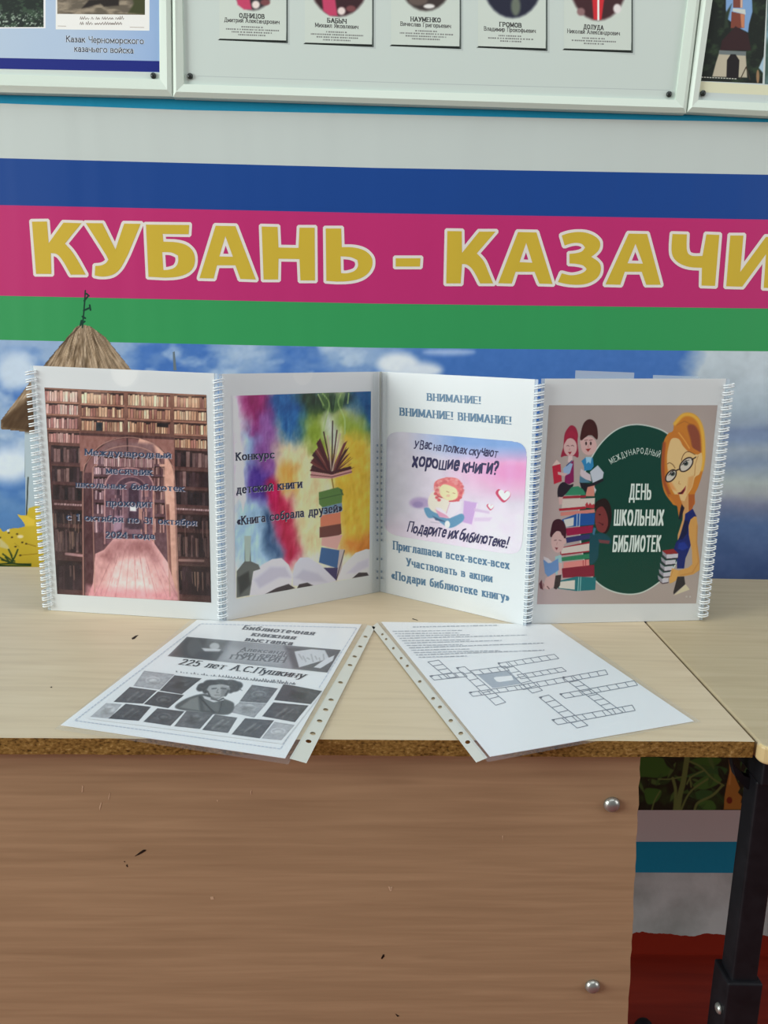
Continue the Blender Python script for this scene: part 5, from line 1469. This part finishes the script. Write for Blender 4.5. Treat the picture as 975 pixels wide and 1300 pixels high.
def pocket(label, sheet, film, strip, holes_t, draw, base):
    root = empty('punched_pocket', tuple(base), label, 'plastic pocket')
    bm = bmesh.new(); prism(bm, tb.hit(sheet), (0, 0, -.0004)); sh = link('paper_sheet', bm, M['sheet'], root)
    ik = Ink(tb, 1.12, .0001); draw(ik); ik.build('printing', M['ink'], sh)
    bm = bmesh.new(); bm.faces.new([bm.verts.new(tuple(p)) for p in tb.hit(film, .0011)]); link('clear_pocket', bm, M['pocket'], root)
    punched_strip(tb.hit(strip, .0007), holes_t, root)
    return root


Q1, Q2, Q3, Q4 = conv(60, 770, 2.267), conv(200, 780, 3.482), conv(70, 840, 3.482), conv(280, 780, 4.875)


def draw_poet(ik):
    # dotted border
    bd = [(255, 792), (453, 797), (356, 951), (95, 915)]
    for a, b in zip(bd, bd[1:] + bd[:1]):
        a, b = np.array(a, float), np.array(b, float); n = int(np.hypot(*(b - a)) / 5)
        for k in range(n):
            ik.stroke([a + (b - a) * (k + .15) / n, a + (b - a) * (k + .75) / n], 1.1, (188, 194, 206))
    g = (84, 86, 92)
    for t, p, q in (('Библиотечная', (132, 94), (574, 130)), ('книжная', (186, 134), (458, 157)), ('выставка', (148, 166), (440, 193))):
        ik.text(t, p, q, (20, -25), g, Q4, .22, .11, .05, .12)
    # heading picture
    c = Canvas(tb, Q2([(130, 100), (810, 158), (750, 258), (45, 185)]), 220, 50, (150, 150, 154)).use(Q2)
    c.poly([(130, 95), (320, 115), (250, 215), (40, 190)], (92, 92, 94), soft=40); c.poly([(130, 100), (220, 110), (170, 195), (60, 185)], (60, 60, 62), soft=20)
    c.ell(165, 150, 34, 40, (82, 82, 84), soft=10); c.ell(250, 140, 34, 22, (96, 96, 98), soft=6); c.ell(252, 142, 22, 15, (184, 184, 186), soft=6); c.poly([(195, 150), (280, 155), (270, 172), (210, 166)], (206, 206, 208), soft=4); c.poly([(180, 165), (290, 165), (260, 205), (150, 195)], (66, 66, 70), soft=8)
    c.poly([(320, 150), (580, 170), (540, 225), (290, 200)], (172, 172, 176), soft=30); c.poly([(560, 140), (820, 155), (760, 265), (600, 240)], (88, 88, 92), soft=24)
    c.poly([(605, 165), (680, 155), (740, 160), (758, 195), (730, 205), (626, 236)], (206, 206, 210)); c.poly([(690, 235), (740, 200), (782, 182), (774, 206), (720, 240)], (214, 214, 218))
    for k in range(7):
        c.line([(625 + k * 18, 178 + (k % 3) * 8), (640 + k * 16, 200 + (k % 2) * 10)], 5, (150, 150, 154), a=.8)
    ik.canvas(c)
    for t, p, q in (('Александр', (362, 163), (580, 180)), ('Сергеевич', (345, 181), (570, 196)), ('ПУШКИН', (316, 198), (560, 216))):
        ik.text(t, p, q, (12, -17 if t != 'ПУШКИН' else -20), (104, 104, 108), Q2, .2, .14, .04, .12)
    ik.text('225 лет А.С.Пушкину', (90, 222), (644, 284), (25, -24), (40, 42, 48), Q2, .17, .06, .08, .08)
    x = 78; rnd = random.Random(2)
    while x < 600:                                     # small script caption
        w = rnd.uniform(9, 17); y = 262 + (x - 75) * .088
        ik.stroke([(x, y + 4), (x + w * .35, y - rnd.uniform(4, 12)), (x + w * .7, y + 4), (x + w, y - 1)], 2.4, (92, 94, 100), Q2); x += w + (6 if rnd.random() < .2 else 0)
    covers = [([(393, 42), (528, 58), (462, 126), (345, 110)], 168), ([(528, 62), (648, 76), (560, 146), (462, 130)], 84), ([(330, 114), (450, 130), (388, 188), (258, 180)], 92), ([(455, 134), (570, 150), (500, 208), (392, 190)], 72),
              ([(210, 184), (296, 190), (240, 254), (155, 246)], 176), ([(312, 188), (424, 202), (370, 264), (236, 254)], 76), ([(452, 208), (572, 222), (510, 286), (390, 268)], 92), ([(580, 220), (700, 232), (640, 300), (526, 288)], 128), ([(706, 236), (806, 250), (764, 318), (650, 304)], 120),
              ([(870, 104), (985, 120), (935, 186), (815, 178)], 132), ([(815, 180), (935, 188), (880, 250), (765, 224)], 160), ([(840, 252), (968, 262), (905, 342), (780, 324)], 108), ([(970, 268), (1060, 282), (1000, 350), (912, 342)], 172),
              ([(1010, 100), (1180, 132), (1130, 190), (968, 172)], 84), ([(965, 182), (1120, 196), (1060, 270), (915, 244)], 96)]
    c = Canvas(tb, Q3([(400, 34), (1192, 122), (1004, 366), (146, 254)]), 360, 150, (237, 239, 241)).use(Q3)
    nA = fbm(c.X / 26, c.Y / 12, 5, 4); nB = fbm(c.X / 9, c.Y / 5, 15, 3)
    for k, (q, v) in enumerate(covers):
        v = int(v * (.78 if v < 140 else 1.0)); c.poly(q, (v, v, v + 3)); cc = np.mean(q, 0); s_ = lambda f: [tuple(cc + (np.array(p) - cc) * f) for p in q]
        e_ = min(v + 34, 205); d_ = max(v - 26, 30)
        c.line(s_(.93) + s_(.93)[:1], 3, (d_, d_, d_ + 2), a=.6, soft=3)
        if k % 3 == 0:
            c.ell(cc[0], cc[1], 30, 14, (e_, e_, e_ + 2), soft=5, ring=4); c.ell(cc[0], cc[1] + 2, 16, 8, (e_, e_, e_), soft=6)
        elif k % 3 == 1:
            c.ell(cc[0] + 12, cc[1] - 6, 26, 12, (e_, e_, e_ + 2), soft=12); c.poly(s_(.4), (d_, d_, d_), soft=14)
        else:
            c.line([tuple(cc + np.array((-36, 18))), tuple(cc + np.array((10, -16)))], 9, (e_, e_, e_), soft=8); c.line([tuple(cc + np.array((-10, 22))), tuple(cc + np.array((36, -10)))], 6, (e_, e_, e_), soft=6)
        c.ell(cc[0] + 6, cc[1] + 14, 30, 9, (d_, d_, d_), soft=12, a=.6)
    c.rgb += ((nA[:, None] - .5) * 36 + (nB[:, None] - .5) * 30) * np.clip((232 - c.rgb[:, :1]) / 60, 0, 1)
    # curly haired man in a high collar
    c.poly([(700, 76), (842, 92), (810, 186), (690, 180), (640, 140)], (237, 239, 241), soft=8)
    c.poly([(532, 208), (566, 172), (640, 146), (690, 150), (752, 168), (792, 190), (764, 236), (640, 226)], (72, 74, 74), soft=8, sm=True); c.poly([(552, 204), (600, 166), (632, 156), (640, 220), (600, 214)], (122, 124, 122), soft=12); c.poly([(650, 168), (720, 176), (730, 222), (660, 216)], (96, 98, 98), soft=12); c.line([(640, 160), (700, 226)], 7, (44, 46, 46), soft=5); c.line([(740, 170), (726, 226)], 6, (48, 50, 50), soft=5)
    for x, y, rx_, ry_ in ((655, 112, 26, 16), (640, 122, 16, 12), (690, 96, 34, 14), (730, 92, 34, 12), (775, 96, 34, 14), (806, 106, 24, 16), (790, 122, 26, 14), (664, 128, 14, 16), (774, 130, 14, 12)):
        c.ell(x, y, rx_, ry_, (56, 56, 58), soft=8)
    rc = random.Random(31)
    for k in range(60):
        x, y = rc.uniform(636, 826), rc.uniform(82, 126); v = rc.choice((34, 44, 92, 110))
        c.line([(x, y), (x + rc.uniform(-14, 14), y + rc.uniform(2, 12))], 4, (v, v, v + 2), a=.6, soft=3)
    c.poly([(672, 128), (686, 108), (720, 104), (752, 106), (772, 120), (762, 146), (736, 160), (712, 164), (684, 152)], (168, 168, 168), soft=6, sm=True); c.poly([(736, 112), (772, 120), (758, 150), (730, 160)], (128, 128, 128), soft=12)
    c.line([(694, 122), (712, 120)], 5, (70, 70, 72), soft=3); c.line([(734, 120), (754, 122)], 5, (66, 66, 68), soft=3); c.line([(720, 124), (714, 138), (722, 140)], 4, (110, 110, 110), soft=3); c.line([(706, 150), (726, 150)], 3, (110, 110, 110), soft=4); c.line([(674, 134), (684, 154)], 7, (60, 60, 62), soft=5); c.line([(766, 130), (752, 152)], 8, (64, 64, 66), soft=5)
    c.poly([(652, 152), (690, 162), (716, 168), (742, 160), (746, 172), (700, 182), (660, 166)], (206, 206, 208), soft=4); c.line([(690, 166), (722, 174), (744, 164)], 5, (40, 40, 42), soft=4)
    ik.canvas(c)


H1 = [(935, 90), (915, 118), (900, 147), (887, 172), (860, 222), (832, 272), (812, 300), (790, 332), (768, 368), (752, 390)]


def strip_fracs(hpx, strip):
    a = (np.array(strip[0]) + np.array(strip[1])) / 2; b = (np.array(strip[3]) + np.array(strip[2])) / 2
    pa, pb, hp = tb.hit([a])[0], tb.hit([b])[0], tb.hit(hpx)
    t = sorted(((hp - pa) @ (pb - pa)) / ((pb - pa) @ (pb - pa)))
    out = []
    for k in t:
        if k > .02 and (not out or k - out[-1] > .035) and k < .98:
            out.append(float(k))
    return out


st1 = [(466.5, 794), (476.5, 796.5), (389, 970), (367.5, 964)]
pocket('punched pocket on the left holding a grey poet anniversary exhibition sheet', [(250, 787), (459, 792.5), (362, 962.5), (77, 920.5)], [(246, 785), (466.5, 793.5), (366, 972), (69, 927)], st1,
       strip_fracs(Q1(H1), st1), draw_poet, (-.16, .77, TZ))

Q5, Q6 = conv(600, 820, 3.362), conv(470, 780, 4.432)


def cells(ik, quad, n, cv, col=(120, 126, 136), w=.9):
    k = cv([(1, 0)])[0][0] - cv([(0, 0)])[0][0]
    a, b, c_, d = [np.array(p, float) for p in quad]
    ik.stroke([a, b, c_, d], w / k, col, cv, closed=True)
    for i in range(1, n):
        t = i / n; ik.stroke([a + (b - a) * t, d + (c_ - d) * t], w / k, col, cv)


def draw_crossword(ik):
    ik.holed([(600, 338), (782, 316), (852, 390), (690, 415)], [[(694, 358), (706, 352), (796, 344), (806, 370), (728, 381), (712, 378)]], (160, 168, 178), Q6)
    for q, n in (([(108, 75), (348, 36), (368, 54), (124, 93)], 7), ([(150, 68), (298, 190), (255, 202), (108, 75)], 6), ([(190, 124), (380, 92), (400, 108), (206, 141)], 6), ([(198, 168), (566, 103), (577, 122), (216, 187)], 10),
                 ([(425, 128), (642, 284), (598, 294), (385, 136)], 8), ([(372, 206), (690, 149), (704, 168), (396, 224)], 8), ([(325, 210), (492, 340), (446, 351), (284, 220)], 6), ([(338, 316), (680, 253), (694, 276), (364, 337)], 8)):
        cells(ik, q, n, Q5)
    for q, n in (([(532, 295), (762, 495), (706, 512), (484, 301)], 6), ([(334, 347), (520, 326), (546, 350), (360, 370)], 4), ([(385, 258), (486, 352), (436, 360), (324, 268)], 4), ([(556, 440), (862, 396), (880, 418), (578, 462)], 6), ([(562, 318), (760, 292), (782, 316), (592, 342)], 4)):
        cells(ik, q, n, Q6)
    for q in ((110, 74), (386, 134), (374, 206), (288, 220), (342, 316)):
        ik.stroke([q, (q[0] + 6, q[1] + 1)], 6, (90, 94, 104), Q5)
    for q in ((488, 302), (342, 347), (562, 440)):
        ik.stroke([q, (q[0] + 8, q[1] + 1)], 8, (90, 94, 104), Q6)
    rnd = random.Random(8)
    rows = [(240, 72, 720, 62)] + [(126 + k * 13.2, 96 + k * 13.4, [520, 500, 560, 880, 560, 740, 520, 980, 560, 730, 980, 545][k], 95 + k * 13.4 - [4, 3, 6, 18, 5, 14, 4, 26, 6, 10, 26, 6][k]) for k in range(12)]
    for x0, y0, x1, y1 in rows:
        x = x0
        while x < x1:
            w = rnd.uniform(10, 34); s_ = (y1 - y0) / (x1 - x0)
            xe = min(x + w, x1)
            v = rnd.randint(150, 176); hh = 2.1 if y0 > 80 else 2.6
            ik.poly([(x, y0 + (x - x0) * s_ - hh), (xe, y0 + (xe - x0) * s_ - hh), (xe, y0 + (xe - x0) * s_ + hh), (x, y0 + (x - x0) * s_ + hh)], (v, v + 4, v + 12), Q6); x = xe + 5


H2 = [(45, 118), (67, 145), (103, 197), (145, 253), (178, 297), (250, 385), (330, 480), (372, 528)]
st2 = [(479, 791), (472, 796.5), (604.5, 969), (619, 963)]
hp2 = list(conv(470, 780, 4.432)(H2)) + [tuple(p) for p in conv(470, 770, 2.267)([(222, 332), (256, 368), (275, 393)])]
pocket('punched pocket on the right holding a crossword puzzle sheet', [(484, 789.5), (699, 792.5), (881, 915.5), (622, 960.5)], [(479, 790.5), (705, 790.5), (890, 917.5), (619, 969)], st2,
       strip_fracs(hp2, st2), draw_crossword, (.16, .78, TZ))
